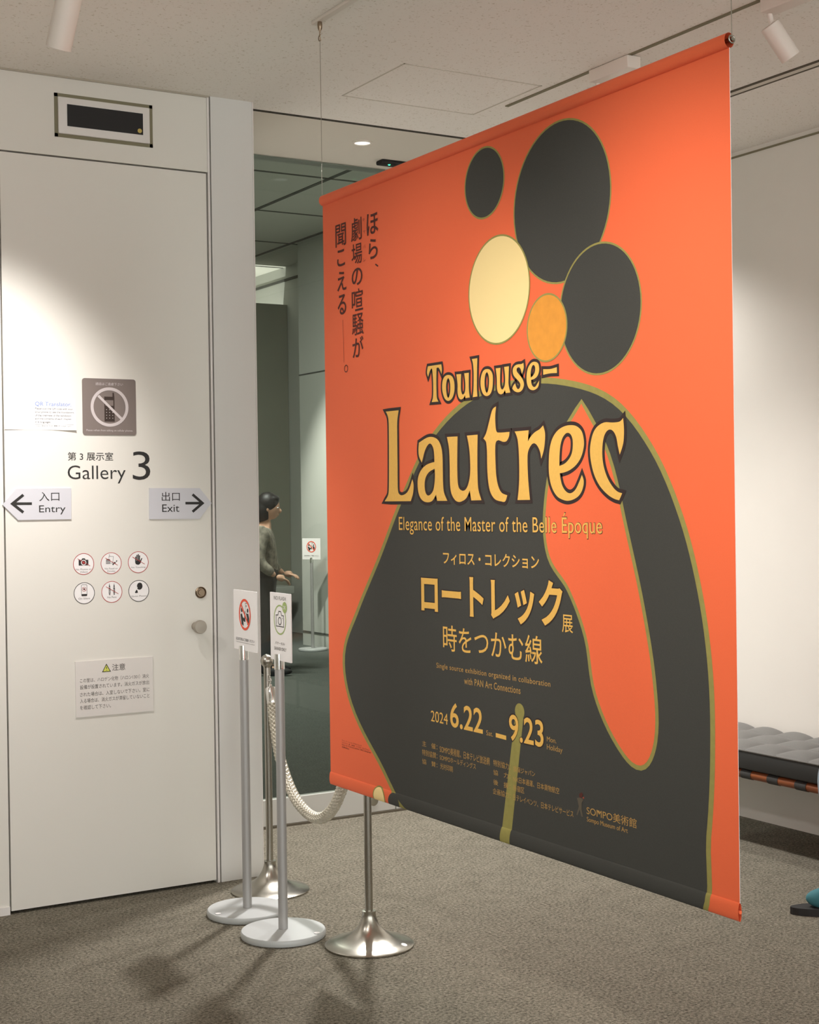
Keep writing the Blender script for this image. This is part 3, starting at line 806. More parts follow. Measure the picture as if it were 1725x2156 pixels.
qmap(rect(wpt((73, 893))[0], wpt((73, 893.5))[1], wpt((154, 893))[0], wpt((73, 893))[1]), 'greyink')
qt.build('lettering', qr)

# phone plaque
pp = wroot('phone_plaque', 'square warm grey plaque with a crossed-out mobile phone', 'sign', (229, 915))
u0, z0 = wpt((174, 915.5)); u1, z1 = wpt((284.5, 799.5))
pb = MB(); slab(pb, rrect(u0, z0, u1, z1, 0.010), wmap, 0, 0.004, 'phonegrey'); pb.build('plate', pp)
c_ = wpt((229.8, 857.2)); R_ = (wpt((229.8, 815.8))[1] - wpt((229.8, 898.6))[1]) / 2
pic = MB()
k_ = R_ / 41.4 
def ph(x, y): return (c_[0] + (x - 860) / 12.32 * k_ * 1.06, c_[1] - (y - 893) / 12.32 * k_)
for pts in ([(728,625),(938,625),(938,520),(975,520),(985,625),(985,1270),(728,1270)],):
    wflat(pic, poly([ph(*p) for p in pts]), 0.0046, mat('dark_brown_phone', rgb(52, 38, 30), .6))
wflat(pic, poly([ph(*p) for p in ((750,715),(955,715),(955,860),(750,860))]), 0.0050, 'phonegrey')
for r_ in range(4):
    for q_ in range(3): wflat(pic, poly(disc(ph(780 + 78*q_, 962 + 73*r_), 0.0016, 12)), 0.0050, 'lightprint')
wflat(pic, ring(c_, R_, R_ * 0.155), 0.0052, 'lightprint')
wflat(pic, stroke([ph(575, 605), ph(1155, 1190)], R_*0.065), 0.0054, 'lightprint')
pic.build('pictogram', pp)
lt = MB(); wt(lt, '通話はご遠慮下さい', (199.8, 808), (257.8, 808), (225, 805.7), (225, 811.8), 0.0046, 'lightprint'); lt.build('japanese_lettering', pp); lt = MB(); wt(lt, 'Please refrain from talking on cellular phones.', (181, 907), (279, 907), (229.8, 904.3), (229.8, 909.6), 0.0046, 'lightprint'); lt.build('english_lettering', pp)

# gallery lettering
gl = wroot('gallery_lettering', 'black cut lettering naming gallery 3 in the middle of the white door', 'lettering', (229, 1017))
a_ = MB(); wt(a_, '第 3 展示室', (142.3, 961), (238, 961), (190, 952), (190, 970), 0.0008, 'ink', 0.004); a_.build('japanese_lettering', gl)
a_ = MB(); wt(a_, 'Gallery', (142.3, 998), (264.4, 998), (202, 980), (256, 1017.8), 0.0008, 'ink', -0.004); a_.build('english_lettering', gl)
a_ = MB(); wt(a_, '3', (279, 980), (316, 980), (297, 950.5), (297, 1010.5), 0.0008, 'ink', -0.006); a_.build('numeral', gl)

def arrow_sign(label, pts, cjk, eng, head, shaft, boxes):
    cx = sum(p[0] for p in pts) / len(pts)
    r_ = wroot('direction_sign', label, 'sign', (cx, 1094))
    b_ = MB(); slab(b_, [wpt(p) for p in pts][::-1], wmap, 0, 0.006, 'signgrey'); b_.build('plate', r_)
    b_ = MB()
    wflat(b_, stroke([wpt(p) for p in shaft], 0.0050), 0.0065, 'ink')
    wflat(b_, stroke([wpt(p) for p in head], 0.0052), 0.0066, 'ink'); b_.build('arrow', r_)
    b_ = MB()
    for body, (L, R, T, B) in ((cjk, boxes[0]), (eng, boxes[1])):
        wt(b_, body, (L, T), (R, T), (L + 10, T), (L + 10, B), 0.0066, 'ink', 0.0)
    b_.build('lettering', r_)
arrow_sign('pale grey entry sign pointing left, left of the gallery lettering', [(4.5, 1063), (33, 1029.2), (149, 1027.7), (149.2, 1093), (37, 1095)], '入口', 'Entry',
           [(48, 1042), (25, 1060.6), (48, 1079)], [(26, 1060.6), (66, 1060.4)], ((81, 123.6, 1036, 1055), (81, 136.6, 1064, 1083.5)))
arrow_sign('pale grey exit sign pointing right, near the edge of the door', [(313.5, 1027.7), (419, 1027.7), (444.5, 1059.4), (419, 1092.5), (313.5, 1093)], '出口', 'Exit',
           [(404, 1041), (425, 1059.4), (404, 1077.5)], [(389, 1059.4), (424, 1059.4)], ((339, 377, 1036, 1055), (340, 376, 1062, 1078)))

# six round stickers
SG = 'round house-rule stickers on the white door'
def sticker(label, c, red, words, draw):
    r_ = wroot('round_sticker', label, 'sticker', c, SG)
    u, z = wpt(c); R = (wpt((c[0], c[1] - 22.8))[1] - wpt((c[0], c[1] + 22.8))[1]) / 2
    b_ = MB(); slab(b_, disc((u, z), R, 48), wmap, 0, 0.0006, 'white'); b_.build('disc', r_)
    b_ = MB(); wflat(b_, ring((u, z), R, R * 0.055), 0.0010, 'redink' if red else 'ink'); b_.build('rim', r_)
    b_ = MB()
    def S(vf, m, d=0.0010): wflat(b_, ([(u + p[0]*R, z + p[1]*R) for p in vf[0]], vf[1]), d, m)
    draw(S)
    if red: S(stroke([(-0.56, 0.50), (0.62, -0.20)], 0.022), 'redink', 0.0016)
    b_.build('pictogram', r_)
    b_ = MB()
    for k, wd in enumerate(words):
        hw = 0.062 * len(wd); zc = -0.50 - 0.24*k
        vf = fitted(wd, u - hw*R, u + hw*R, z + (zc - 0.07)*R, z + (zc + 0.09)*R)
        wflat(b_, vf, 0.0010, 'greyink')
    b_.build('lettering', r_)
def ic_cam(S):
    S(poly(rrect(-0.47, -0.14, 0.45, 0.38, 0.04)), 'ink'); S(poly([(-.2,.36),(-.13,.52),(.12,.52),(.2,.36)]), 'ink', .0011)
    S(ring((0, .13), .25, .07), 'white', .0013); S(poly(disc((0, .13), .12)), 'redink', .0014)
def ic_food(S):
    S(poly([(-.5,.30),(-.4,.38),(-.28,.41),(-.16,.38),(-.06,.30)]), 'ink')
    for k in range(3): S(rect(-.5, .2 - k*.12, -.06, .26 - k*.12), 'ink')
    S(stroke([(-.2,.44),(-.2,.64),(.22,.62),(.16,.02),(-.02,.0)], .014), 'ink'); S(stroke([(-.12,.62),(-.18,.84)], .014), 'ink')
    S(poly(disc((.34, .02), .09)), 'ink'); S(poly([(.42,.05),(.62,.2),(.5,.26),(.46,.12)]), 'ink'); S(poly([(.28,-.06),(.2,-.2),(.1,-.12),(.2,0)]), 'ink')
def ic_hand(S):
    S(poly(smooth_poly([(-.30,.14),(-.28,-.1),(-.12,-.22),(.08,-.22),(.22,-.08),(.28,.08),(.4,.36),(.32,.36),(.18,.14),(.14,.16)], 4, 70)), 'ink')
    for x0, x1, y1 in ((-.26,-.24,.52), (-.13,-.12,.68), (0,.01,.74), (.11,.13,.62)): S(stroke([(x0,.1),(x1,y1)], .05), 'ink', .0011)
def ic_phone(S):
    S(stroke(rrect(-.26, -.26, .26, .78, .08), .02, True), 'greyink'); S(rect(-.25, -.24, .25, -.08), 'ink', .0011)
    S(ring((0, .37), .21, .03), 'redink', .0012); S(stroke([(-.14,.5),(.14,.24)], .018), 'redink', .0013); S(poly([(-.1,.32),(-.1,.42),(-.02,.42),(.08,.5),(.08,.24),(-.02,.32)]), 'ink', .0012)
def ic_pens(S):
    for x in (-.22, .22):
        S(poly([(x-.07,.44),(x,.8),(x+.07,.44)]), 'ink'); S(rect(x-.075, -.16, x+.075, .40), 'ink'); S(rect(x-.06, -.28, x+.06, -.2), 'ink')
        S(rect(x-.02, -.1, x+.01, .3), 'white', .0012)
def ic_quiet(S):
    S(poly(smooth_poly([(-.17,.42),(-.10,.66),(.08,.75),(.28,.68),(.36,.42),(.28,.2),(.08,.10),(-.06,.14),(-.16,.24),(-.1,.3)], 4, 70)), 'ink')
    S(poly(smooth_poly([(-.18,.16),(-.08,-.16),(-.32,-.2),(-.38,-.12),(-.3,0)], 4, 70)), 'ink'); S(stroke([(-.19,.1),(-.15,.34)], .02), 'white', .0012)
sticker('round red-rimmed sticker with a crossed-out camera', (175.8, 1187.4), True, ('No Photos or', 'Videos'), ic_cam)
sticker('round red-rimmed sticker with crossed-out food and drink', (233.8, 1185.8), True, ('No Food or', 'Drinks'), ic_food)
sticker('round red-rimmed sticker with a crossed-out raised hand', (290.9, 1183.6), True, ('No Touching',), ic_hand)
sticker('round black-rimmed sticker with a silenced phone', (177.2, 1248.9), False, ('On Silent',), ic_phone)
sticker('round red-rimmed sticker with two crossed-out pens', (235.3, 1246.1), True, ('No Pens',), ic_pens)
sticker('round black-rimmed sticker with a hushing head in profile', (292, 1243.9), False, ('Quiet Please',), ic_quiet)

# caution plate
ca = wroot('caution_plate', 'pale rectangular caution plate with a yellow warning triangle, low on the white door', 'sign', (240, 1508))
u0 = wpt((158.2, 1450))[0]; u1 = wpt((321.6, 1440))[0]; z0 = wpt((240, 1503.5))[1]; z1 = wpt((240, 1387.5))[1]
b_ = MB(); slab(b_, [(u0, z0), (u1, z0), (u1, z1), (u0, z1)], wmap, 0, 0.005, mat('pale_plate', rgb(222, 216, 210), .5)); b_.build('plate', ca)
c_ = wpt((223, 1406.5)); b_ = MB()
tr = [(c_[0] - .0155, c_[1] - .013), (c_[0] + .0155, c_[1] - .013), (c_[0], c_[1] + .015)]
wflat(b_, poly(tr), 0.0054, 'yellow'); wflat(b_, stroke(tr, 0.0012, True), 0.0058, 'ink'); wflat(b_, stroke([(c_[0], c_[1] + .006), (c_[0], c_[1] - .003)], 0.0012), 0.0058, 'ink'); wflat(b_, poly(disc((c_[0], c_[1] - .008), 0.0014, 12)), 0.0058, 'ink')
b_.build('warning_triangle', ca)
b_ = MB(); wt(b_, '注意', (235, 1404), (262.6, 1404), (248.5, 1396.8), (248.5, 1411), 0.0055, 'greyink', 0.006)
for body, R, y in (('この室は、ハロゲン化物（ハロン1301）消火', 312.6, 1433), ('設備が設置されています。消火ガスが放出', 313, 1447), ('された場合は、入室しないで下さい。室に', 313.8, 1462.4), ('入る場合は、消火ガスが滞留していないこと', 313.8, 1475.8), ('を確認して下さい。', 232.7, 1490)):
    wt(b_, body, (167.4, y), (R, y), (170, y - 4.6), (170, y + 4.6), 0.0055, 'greyink', 0.002)
b_.build('lettering', ca)

# ================================================================== CEILING FITTINGS
def cyl_lamp(label, top, d, length, r, bracket):
    o = root('track_spotlight', label, 'spotlight', (top[0], top[1], CZ), 'white cylindrical track spotlights')
    d = V(d).normalized(); top = V(top)
    MB().lathe([(r*0.6, -0.002), (r*0.96, 0.0), (r, 0.004), (r, length), (r*0.93, length), (r*0.90, length - 0.03), (0.004, length - 0.05)], 'lampwhite', top, d, 36, cap=False).build('lamp_head', o)
    MB().lathe([(0.0, length - 0.048), (r*0.7, length - 0.046)], 'lampglow', top, d, 24, cap=False).build('lens', o)
    bracket(o, top, d)
    return o
def br_arm(o, top, d):
    MB().bbox((top.x - 0.03, top.y - 0.03, CZ - 0.03), (top.x + 0.03, top.y + 0.13, CZ), 'lampwhite', 0.004).build('adapter_box', o)
    MB().cyl((top.x, top.y, CZ - 0.028), top - d * 0.0, 0.010, 'lampwhite', 16).build('arm', o)
cyl_lamp('white cylindrical track spotlight over the door wall, at the top left', (1.395, 4.24, 3.05), V((1.37, 4.36, 2.80)) - V((1.395, 4.24, 3.05)), 0.20, 0.038, br_arm)
def br_box(y0, y1):
    def f(o, top, d):
        MB().bbox((3.452, y0, CZ - 0.048), (3.515, y1, CZ - 0.002), 'lampwhite', 0.004).build('adapter_box', o)
        MB().cyl((top.x, top.y, CZ - 0.045), top + d*0.02, 0.009, 'lampwhite', 16).build('arm', o)
    return f
cyl_lamp('white spotlight on the ceiling track at the top right corner, aimed at the right wall', (3.49, 3.53, 3.035), (0.10, -0.03, -0.14), 0.125, 0.033, br_box(3.28, 3.535))
cyl_lamp('white spotlight whose box shows just above the top edge of the banner', (3.49, 4.43, 3.035), (0.10, 0.02, -0.14), 0.125, 0.033, br_box(4.207, 4.437))
dn = root('recessed_downlight', 'small round recessed downlight in the ceiling by the glass doors', 'downlight', (3.234, 5.804, CZ))
MB().lathe([(0.046, 0.0), (0.046, -0.004), (0.037, -0.006), (0.036, -0.002)], 'lobbyceil', (3.234, 5.804, CZ - 0.0015), (0, 0, 1), 32, cap=False).build('ring', dn)
MB().lathe([(0.036, -0.0025), (0.0, -0.0015)], 'lampglow', (3.234, 5.804, CZ - 0.0015), (0, 0, 1), 32, cap=False).build('reflector', dn)
se = root('door_sensor', 'black bar sensor with a green light on the ceiling before the glass doors', 'sensor', (3.62, 6.065, CZ))
MB().bbox((3.468, 6.035, CZ - 0.022), (3.79, 6.098, CZ - 0.001), 'black', 0.008).build('housing', se)
MB().ell((3.515, 6.05, CZ - 0.022), (0.006, 0.006, 0.004), 'led').build('indicator', se, label='green indicator light')

# ================================================================== STANDS
def sign_stand(label, x, y, w_, h_, zb, rot, draw, lean=0.0, zt=0.985, group='sign stands with silver poles'):
    o = root('sign_stand', label, 'sign', (x, y, 0), group)
    MB().lathe([(0.130, 0.0), (0.146, 0.002), (0.1475, 0.006), (0.1475, 0.019), (0.144, 0.0235), (0.02, 0.025), (0.0, 0.025)], 'silverbase', (x, y, 0), (0,0,1), 64).build('base', o)
    MB().lathe([(0.0165, 0.0245), (0.0165, zt - 0.052)], 'silver', (x, y, 0), (0,0,1), 32).build('pole', o)
    c_, s_ = math.cos(rot), math.sin(rot)
    nrm = V((-c_, -s_, 0)); tan = V((s_, -c_, 0))          # plate faces -X; tan runs right in the picture
    cc = V((x, y, 0)) + nrm * 0.0
    clip = MB(); n = 14
    for front in (True, False):
        vs = []
        for z in (zt - 0.053, zt):
            for k in range(n + 1):
                a = -PI/2 + PI*k/n
                q = nrm * (0.0160*math.cos(a)) * (1 if front else -1) + tan * (0.0160*math.sin(a)) + nrm * (0.0024 if front else -0.0024)
                zz = z - (0.008 if z == zt and k < n/2 else 0)
                vs.append(cc + q + V((0, 0, zz)))
        m_ = n + 1
        clip.add(vs, [(k, k+1, m_+k+1, m_+k) for k in range(n)] + [list(range(m_))[::-1], list(range(m_, 2*m_)), (0, m_, 2*m_-1, m_-1)], 'chrome')
    clip.build('clip', o)
    def pm(u, v, d): return cc + tan*u + V((0, 0, zb + v)) + nrm*(0.0018 + d)
    p_ = MB(); slab(p_, rrect(-w_*0.5, 0, w_*0.5, h_, 0.002, 2), lambda u, v, d: pm(u + shift, v, d - 0.0036), 0, 0.0036, 'white')
    p_.build('sign_plate', o)
    pg = MB()
    def S(vf, m, d=0.0005): pg.add([pm(p[0] + shift, p[1], d) for p in vf[0]], vf[1], m)
    def T(body, u0, u1, v0, v1, m, off=0.0): 
        vf = fitted(body, u0, u1, v0, v1, off); MB().add([pm(p[0] + shift, p[1], 0.0005) for p in vf[0]], vf[1], m).build('lettering', o)
    draw(S, T, w_, h_)
    pg.build('pictogram', o)
    s2 = MB().lathe([(0.0105, 0.0), (0.0105, 0.0008), (0, 0.001)], 'paper', (x + stick[0], y + stick[1], 0.0250), (0,0,1), 20)
    s2.build('round_label', o, label='small white round sticker on the base')
    return o
def d_photo(S, T, w, h):
    c = (0.0, h*0.60); r = 0.0575
    S(poly(disc((c[0]-.030, c[1]+.016), .0088)), 'ink'); S(poly([(-.043,c[1]-.002),(-.030,c[1]+.004),(-.020,c[1]-.010),(-.006,c[1]-.014),(-.004,c[1]+.010),(.003,c[1]+.008),(.004,c[1]-.026),(-.008,c[1]-.026),(-.016,c[1]-.022),(-.013,c[1]-.042),(-.032,c[1]-.036)]), 'ink')
    S(poly(disc((c[0]+.028, c[1]+.016), .0078)), 'ink'); S(poly([(.020,c[1]+.004),(.034,c[1]+.006),(.042,c[1]-.012),(.036,c[1]-.034),(.022,c[1]-.036),(.022,c[1]-.012),(.012,c[1]+.012),(.009,c[1]+.010)]), 'ink')
    S(stroke([(-.004,c[1]+.012),(.006,c[1]+.012),(.006,c[1]+.042),(.026,c[1]+.042)], .0011), 'greyink'); S(poly(disc((.014, c[1]+.032), .004)), 'greyink')
    S(ring(c, r, r*0.155), 'brightred', .0012); S(stroke([(-.039, c[1]+.039), (.039, c[1]-.039)], .0042), 'brightred', .0013)
    T('記念写真はご遠慮ください', -w*.40, w*.40, h*.155, h*.205, 'ink', 0.004)
    T('Commemorative photography is prohibited', -w*.40, w*.40, h*.115, h*.137, 'greyink')
def d_flash(S, T, w, h):
    c = (-w*.02, h*.605); r = h*.222
    T('NO FLASH', -w*.30, w*.28, h*.895, h*.95, 'greyink')
    S(ring(c, r, r*.10), 'green'); S(poly(disc((w*.22, h*.795), r*.37)), 'green', .0010)
    vf = fitted('OK', w*.22 - r*.22, w*.22 + r*.22, h*.795 - r*.12, h*.795 + r*.12, .01); S(vf, 'white', .0016)
    k = r
    bd = [(c[0] + x*k, c[1] + y*k) for x, y in ((-.62,-.44),(.62,-.44),(.62,.30),(.30,.30),(.17,.56),(-.17,.56),(-.30,.30),(-.62,.30))]
    S(stroke(bd, k*.026, True), 'ink', .0008); S(ring((c[0] - .02*k, c[1] - .08*k), k*.27, k*.055), 'ink', .0008); S(poly(disc((c[0] + .42*k, c[1] + .12*k), k*.035, 10)), 'ink', .0008)
    T('バナーのみ', -w*.27, w*.20, h*.235, h*.28, 'greyink', .004); T('BANNER ONLY', -w*.31, w*.27, h*.15, h*.20, 'greyink', .004)
shift = 0.022; stick = (-0.125, -0.02)
sign_stand('silver stand with a square no-photography sign, the farther of the two by the door', 2.236, 4.958, 0.228, 0.219, 0.967, math.radians(-3), d_photo)
shift = 0.018; stick = (0.075, -0.11)
sign_stand('silver stand with the upright camera sign, next to the front steel rope post', 2.226, 4.638, 0.176, 0.235, 0.957, math.radians(-2), d_flash, zt=0.980)
shift = 0.0; stick = (-0.1, -0.05)
sign_stand('distant sign stand against the lit wall behind the glass', 6.85, 13.48, 0.22, 0.215, 0.93, math.radians(30), d_photo, zt=0.95)

# ---- steel posts
def stanchion(label, x, y, sticker_pos=None):
    o = root('rope_post', label, 'barrier post', (x, y, 0), 'steel rope barrier posts')
    prof = [(0.140, 0.0), (0.151, 0.001), (0.1515, 0.006), (0.146, 0.010), (0.115, 0.019), (0.085, 0.030), (0.060, 0.044), (0.043, 0.060), (0.032, 0.078), (0.0255, 0.095), (0.023, 0.108), (0.0235, 0.112), (0.0235, 0.118), (0.016, 0.119)]
    MB().lathe(prof, 'steel', (x, y, 0), (0,0,1), 72).build('base', o)
    MB().lathe([(0.0135, 0.115), (0.0135, 0.875)], 'steel', (x, y, 0), (0,0,1), 32).build('pole', o)
    MB().lathe([(0.0135, -0.026), (0.016, -0.020)], 'steel', (x, y, 0.893), (0,0,1), 32).ell((x, y, 0.893), (0.0255, 0.0255, 0.0255), 'steel', n=32).build('ball_finial', o)
    e = MB(); rp = [(x, y - 0.017, 0.832)]
    e.tube([(x, y - 0.006, 0.838), (x, y - 0.020, 0.838), (x, y - 0.026, 0.832), (x, y - 0.026, 0.822), (x, y - 0.020, 0.816), (x, y - 0.006, 0.816)], 0.0022, 'chrome', 8)
    e.build('rope_eye', o)
    if sticker_pos:
        sx, sy = sticker_pos; rr = math.hypot(sx, sy)
        zz = 0.0105 + 0.004
        MB().lathe([(0.0105, -0.0005), (0.0105, 0.001), (0, 0.0012)], 'paper', (x + sx, y + sy, zz + 0.001), (sx/rr*0.28, sy/rr*0.28, 0.96), 20).build('round_label', o, label='small white round sticker on the base')
    return o
P1 = (2.445, 5.205); P2 = (2.423, 4.377)
stanchion('steel rope post with flared base, the farther one beside the white column', *P1)
stanchion('steel rope post with flared base, partly hidden behind the banner', *P2, (0.075, -0.105))

# ---- braided rope
rp = root('barrier_rope', 'thick silver braided rope sagging between the two steel rope posts', 'rope', (2.43, 4.78, 0.35))
ctl = [V(p) for p in ((2.444, 5.162, 0.745), (2.442, 5.137, 0.66), (2.436, 5.078, 0.53), (2.430, 4.96, 0.415), (2.429, 4.83, 0.365), (2.428, 4.72, 0.372), (2.427, 4.62, 0.435), (2.426, 4.53, 0.555), (2.425, 4.462, 0.67), (2.424, 4.425, 0.745))]
path = []
for i in range(len(ctl) - 1):
    p0 = ctl[max(i-1, 0)]; p1 = ctl[i]; p2 = ctl[i+1]; p3 = ctl[min(i+2, len(ctl)-1)]
    for k in range(60):
        t = k / 60
        path.append(0.5*((2*p1) + (p2-p0)*t + (2*p0-5*p1+4*p2-p3)*t*t + (-p0+3*p1-3*p2+p3)*t**3))
path.append(ctl[-1])
arc = [0.0]
for i in range(1, len(path)): arc.append(arc[-1] + (path[i] - path[i-1]).length)
frames = []; up_ = V((1, 0, 0))
for i in range(len(path)):
    t = (path[min(i+1, len(path)-1)] - path[max(i-1, 0)]).normalized()
    x_ = (up_ - t * up_.dot(t)).normalized(); up_ = x_; frames.append((x_, t.cross(x_)))
br = MB(); br.tube(path[::4], 0.0132, 'rope', 16)
for dirn in (1, -1):
    for j in range(6):
        pts = []
        for i in range(0, len(path), 2):
            ph_ = 2*PI*j/6 + dirn * arc[i] * 62
            wv = math.cos(6 * arc[i] * 62 + (0 if dirn > 0 else PI) + 6*0)
            r_ = 0.0150 + 0.0020 * wv
            pts.append(path[i] + (frames[i][0]*math.cos(ph_) + frames[i][1]*math.sin(ph_)) * r_)
        br.tube(pts, 0.0050, 'rope', 7)
br.build('braid', rp)
for e, nx, y0, sg in ((ctl[0], ctl[1], P1[1], 1), (ctl[-1], ctl[-2], P2[1], -1)):
    d = (e - nx).normalized()
    c = MB().lathe([(0.0205, -0.012), (0.021, -0.010), (0.021, 0.045), (0.018, 0.050), (0.007, 0.054), (0.006, 0.062)], 'chrome', e, d, 28).build('end_cap', rp)
    tip = e + d*0.062; tgt = V((e.x, y0 - sg*0.026, 0.822))
    hk = [tip]; mid = (tip + tgt)/2
    for k in range(14):
        a = math.radians(-90 + k*22); hk.append(tgt + V((0, -sg*0.010*math.cos(a), 0.010*math.sin(a) - 0.002)))
    MB().tube(hk, 0.0026, 'chrome', 10).build('hook', c)

# ================================================================== BENCH
bx0, bx1, by0, by1 = 4.40, 4.86, 2.60, 5.36  # unseen near end made longer to block light under the bench
be = root('daybed_bench', 'long tufted dark grey bench on a wooden rail against the right wall', 'bench', (4.63, 4.2, 0))
cu = MB(); NX, NY = 60, 290; vs = []; fs = []
for i in range(NX + 1):
    for j in range(NY + 1):
        s_ = i/NX; t_ = j/NY; x = bx0 + (bx1-bx0)*s_; y = by0 + (by1-by0)*t_
        u = (x - 4.415)/0.168; v_ = (y - 4.677)/0.181
        p = (abs(math.sin(PI*u)) * abs(math.sin(PI*v_)))**0.42
        e_ = min(1, min(s_, 1-s_)*(bx1-bx0)/0.02, min(t_, 1-t_)*(by1-by0)/0.02)
        z = 0.424 + 0.028*p*e_**0.5
        vs.append((x, y, z))
for i in range(NX):
    for j in range(NY):
        a = i*(NY+1)+j; fs.append((a, a+NY+1, a+NY+2, a+1))
cu.add(vs, fs, 'cushion', True); cush = cu.build('tufted_top', be)
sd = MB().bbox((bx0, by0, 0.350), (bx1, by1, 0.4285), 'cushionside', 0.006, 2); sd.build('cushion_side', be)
MB().tube([(bx0 - 0.001, by0 + (by1-by0)*k/40, 0.4295) for k in range(41)], 0.004, 'cushion', 8).build('piping', be)
for x in (4.425, 4.835):
    MB().cyl((x, by0 + 0.02, 0.326), (x, by1 - 0.02, 0.326), 0.0185, 'wood', 24).build('rail', be)
for y in (by0 + 0.03, by1 - 0.03):
    MB().cyl((4.425, y, 0.326), (4.835, y, 0.326), 0.0175, 'wood', 20).build('cross_rail', be)
ys = [4.653 + 0.157*k for k in range(-12, 5)]
for y in ys:
    sp = MB(); n = 20; vs = []
    for k in range(n + 1):
        a = math.radians(80 + 290*k/n)
        for yy in (y - 0.031, y + 0.031): vs.append((4.425 + 0.0205*math.cos(a), yy, 0.326 + 0.0205*math.sin(a)))
    sp.add(vs, [(2*k, 2*k+1, 2*k+3, 2*k+2) for k in range(n)], 'strap', True)
    sp.box((4.425, y - 0.031, 0.3455), (4.835, y + 0.031, 0.3485), 'strap')
    sp.build('strap', be)
for x in (4.435, 4.825):
    for y in (2.70, 5.28):
        MB().cyl((x, y, 0.0), (x, y, 0.312), 0.011, 'black', 16).build('leg', be)

# ================================================================== PEOPLE
def skinned(verts, edges, level=1):
    """verts: list of (pos, radius) -> list of (verts, faces) from a skin modifier"""
    me = bpy.data.meshes.new('tmp'); me.from_pydata([v[0] for v in verts], edges, [])
    o = bpy.data.objects.new('tmp', me); COL.objects.link(o)
    md = o.modifiers.new('s', 'SKIN'); md.use_smooth_shade = True
    for i, sv in enumerate(me.skin_vertices[0].data):
        r = verts[i][1]; sv.radius = (r, r) if not isinstance(r, tuple) else r
        sv.use_root = (i == 0)
    if level: ss = o.modifiers.new('u', 'SUBSURF'); ss.levels = level; ss.render_levels = level
    dg = bpy.context.evaluated_depsgraph_get(); dg.update()
    m2 = bpy.data.meshes.new_from_object(o.evaluated_get(dg))
    vs = [v.co.copy() for v in m2.vertices]; fs = [list(p.vertices) for p in m2.polygons]
    bpy.data.objects.remove(o); bpy.data.meshes.remove(m2); bpy.data.meshes.remove(me)
    return vs, fs
def remeshed(mb, voxel=0.006, sm=3):
    """fuse overlapping pieces into one continuous surface"""
    me = bpy.data.meshes.new('tmp'); me.from_pydata(mb.v, [], mb.f)
    o = bpy.data.objects.new('tmp', me); COL.objects.link(o)
    r = o.modifiers.new('r', 'REMESH'); r.mode = 'VOXEL'; r.voxel_size = voxel
    s_ = o.modifiers.new('s', 'SMOOTH'); s_.iterations = sm; s_.factor = 0.5
    dg = bpy.context.evaluated_depsgraph_get(); dg.update()
    m2 = bpy.data.meshes.new_from_object(o.evaluated_get(dg))
    vs = [v.co.copy() for v in m2.vertices]; fs = [list(p.vertices) for p in m2.polygons]
    bpy.data.objects.remove(o); bpy.data.meshes.remove(m2); bpy.data.meshes.remove(me)
    return vs, fs

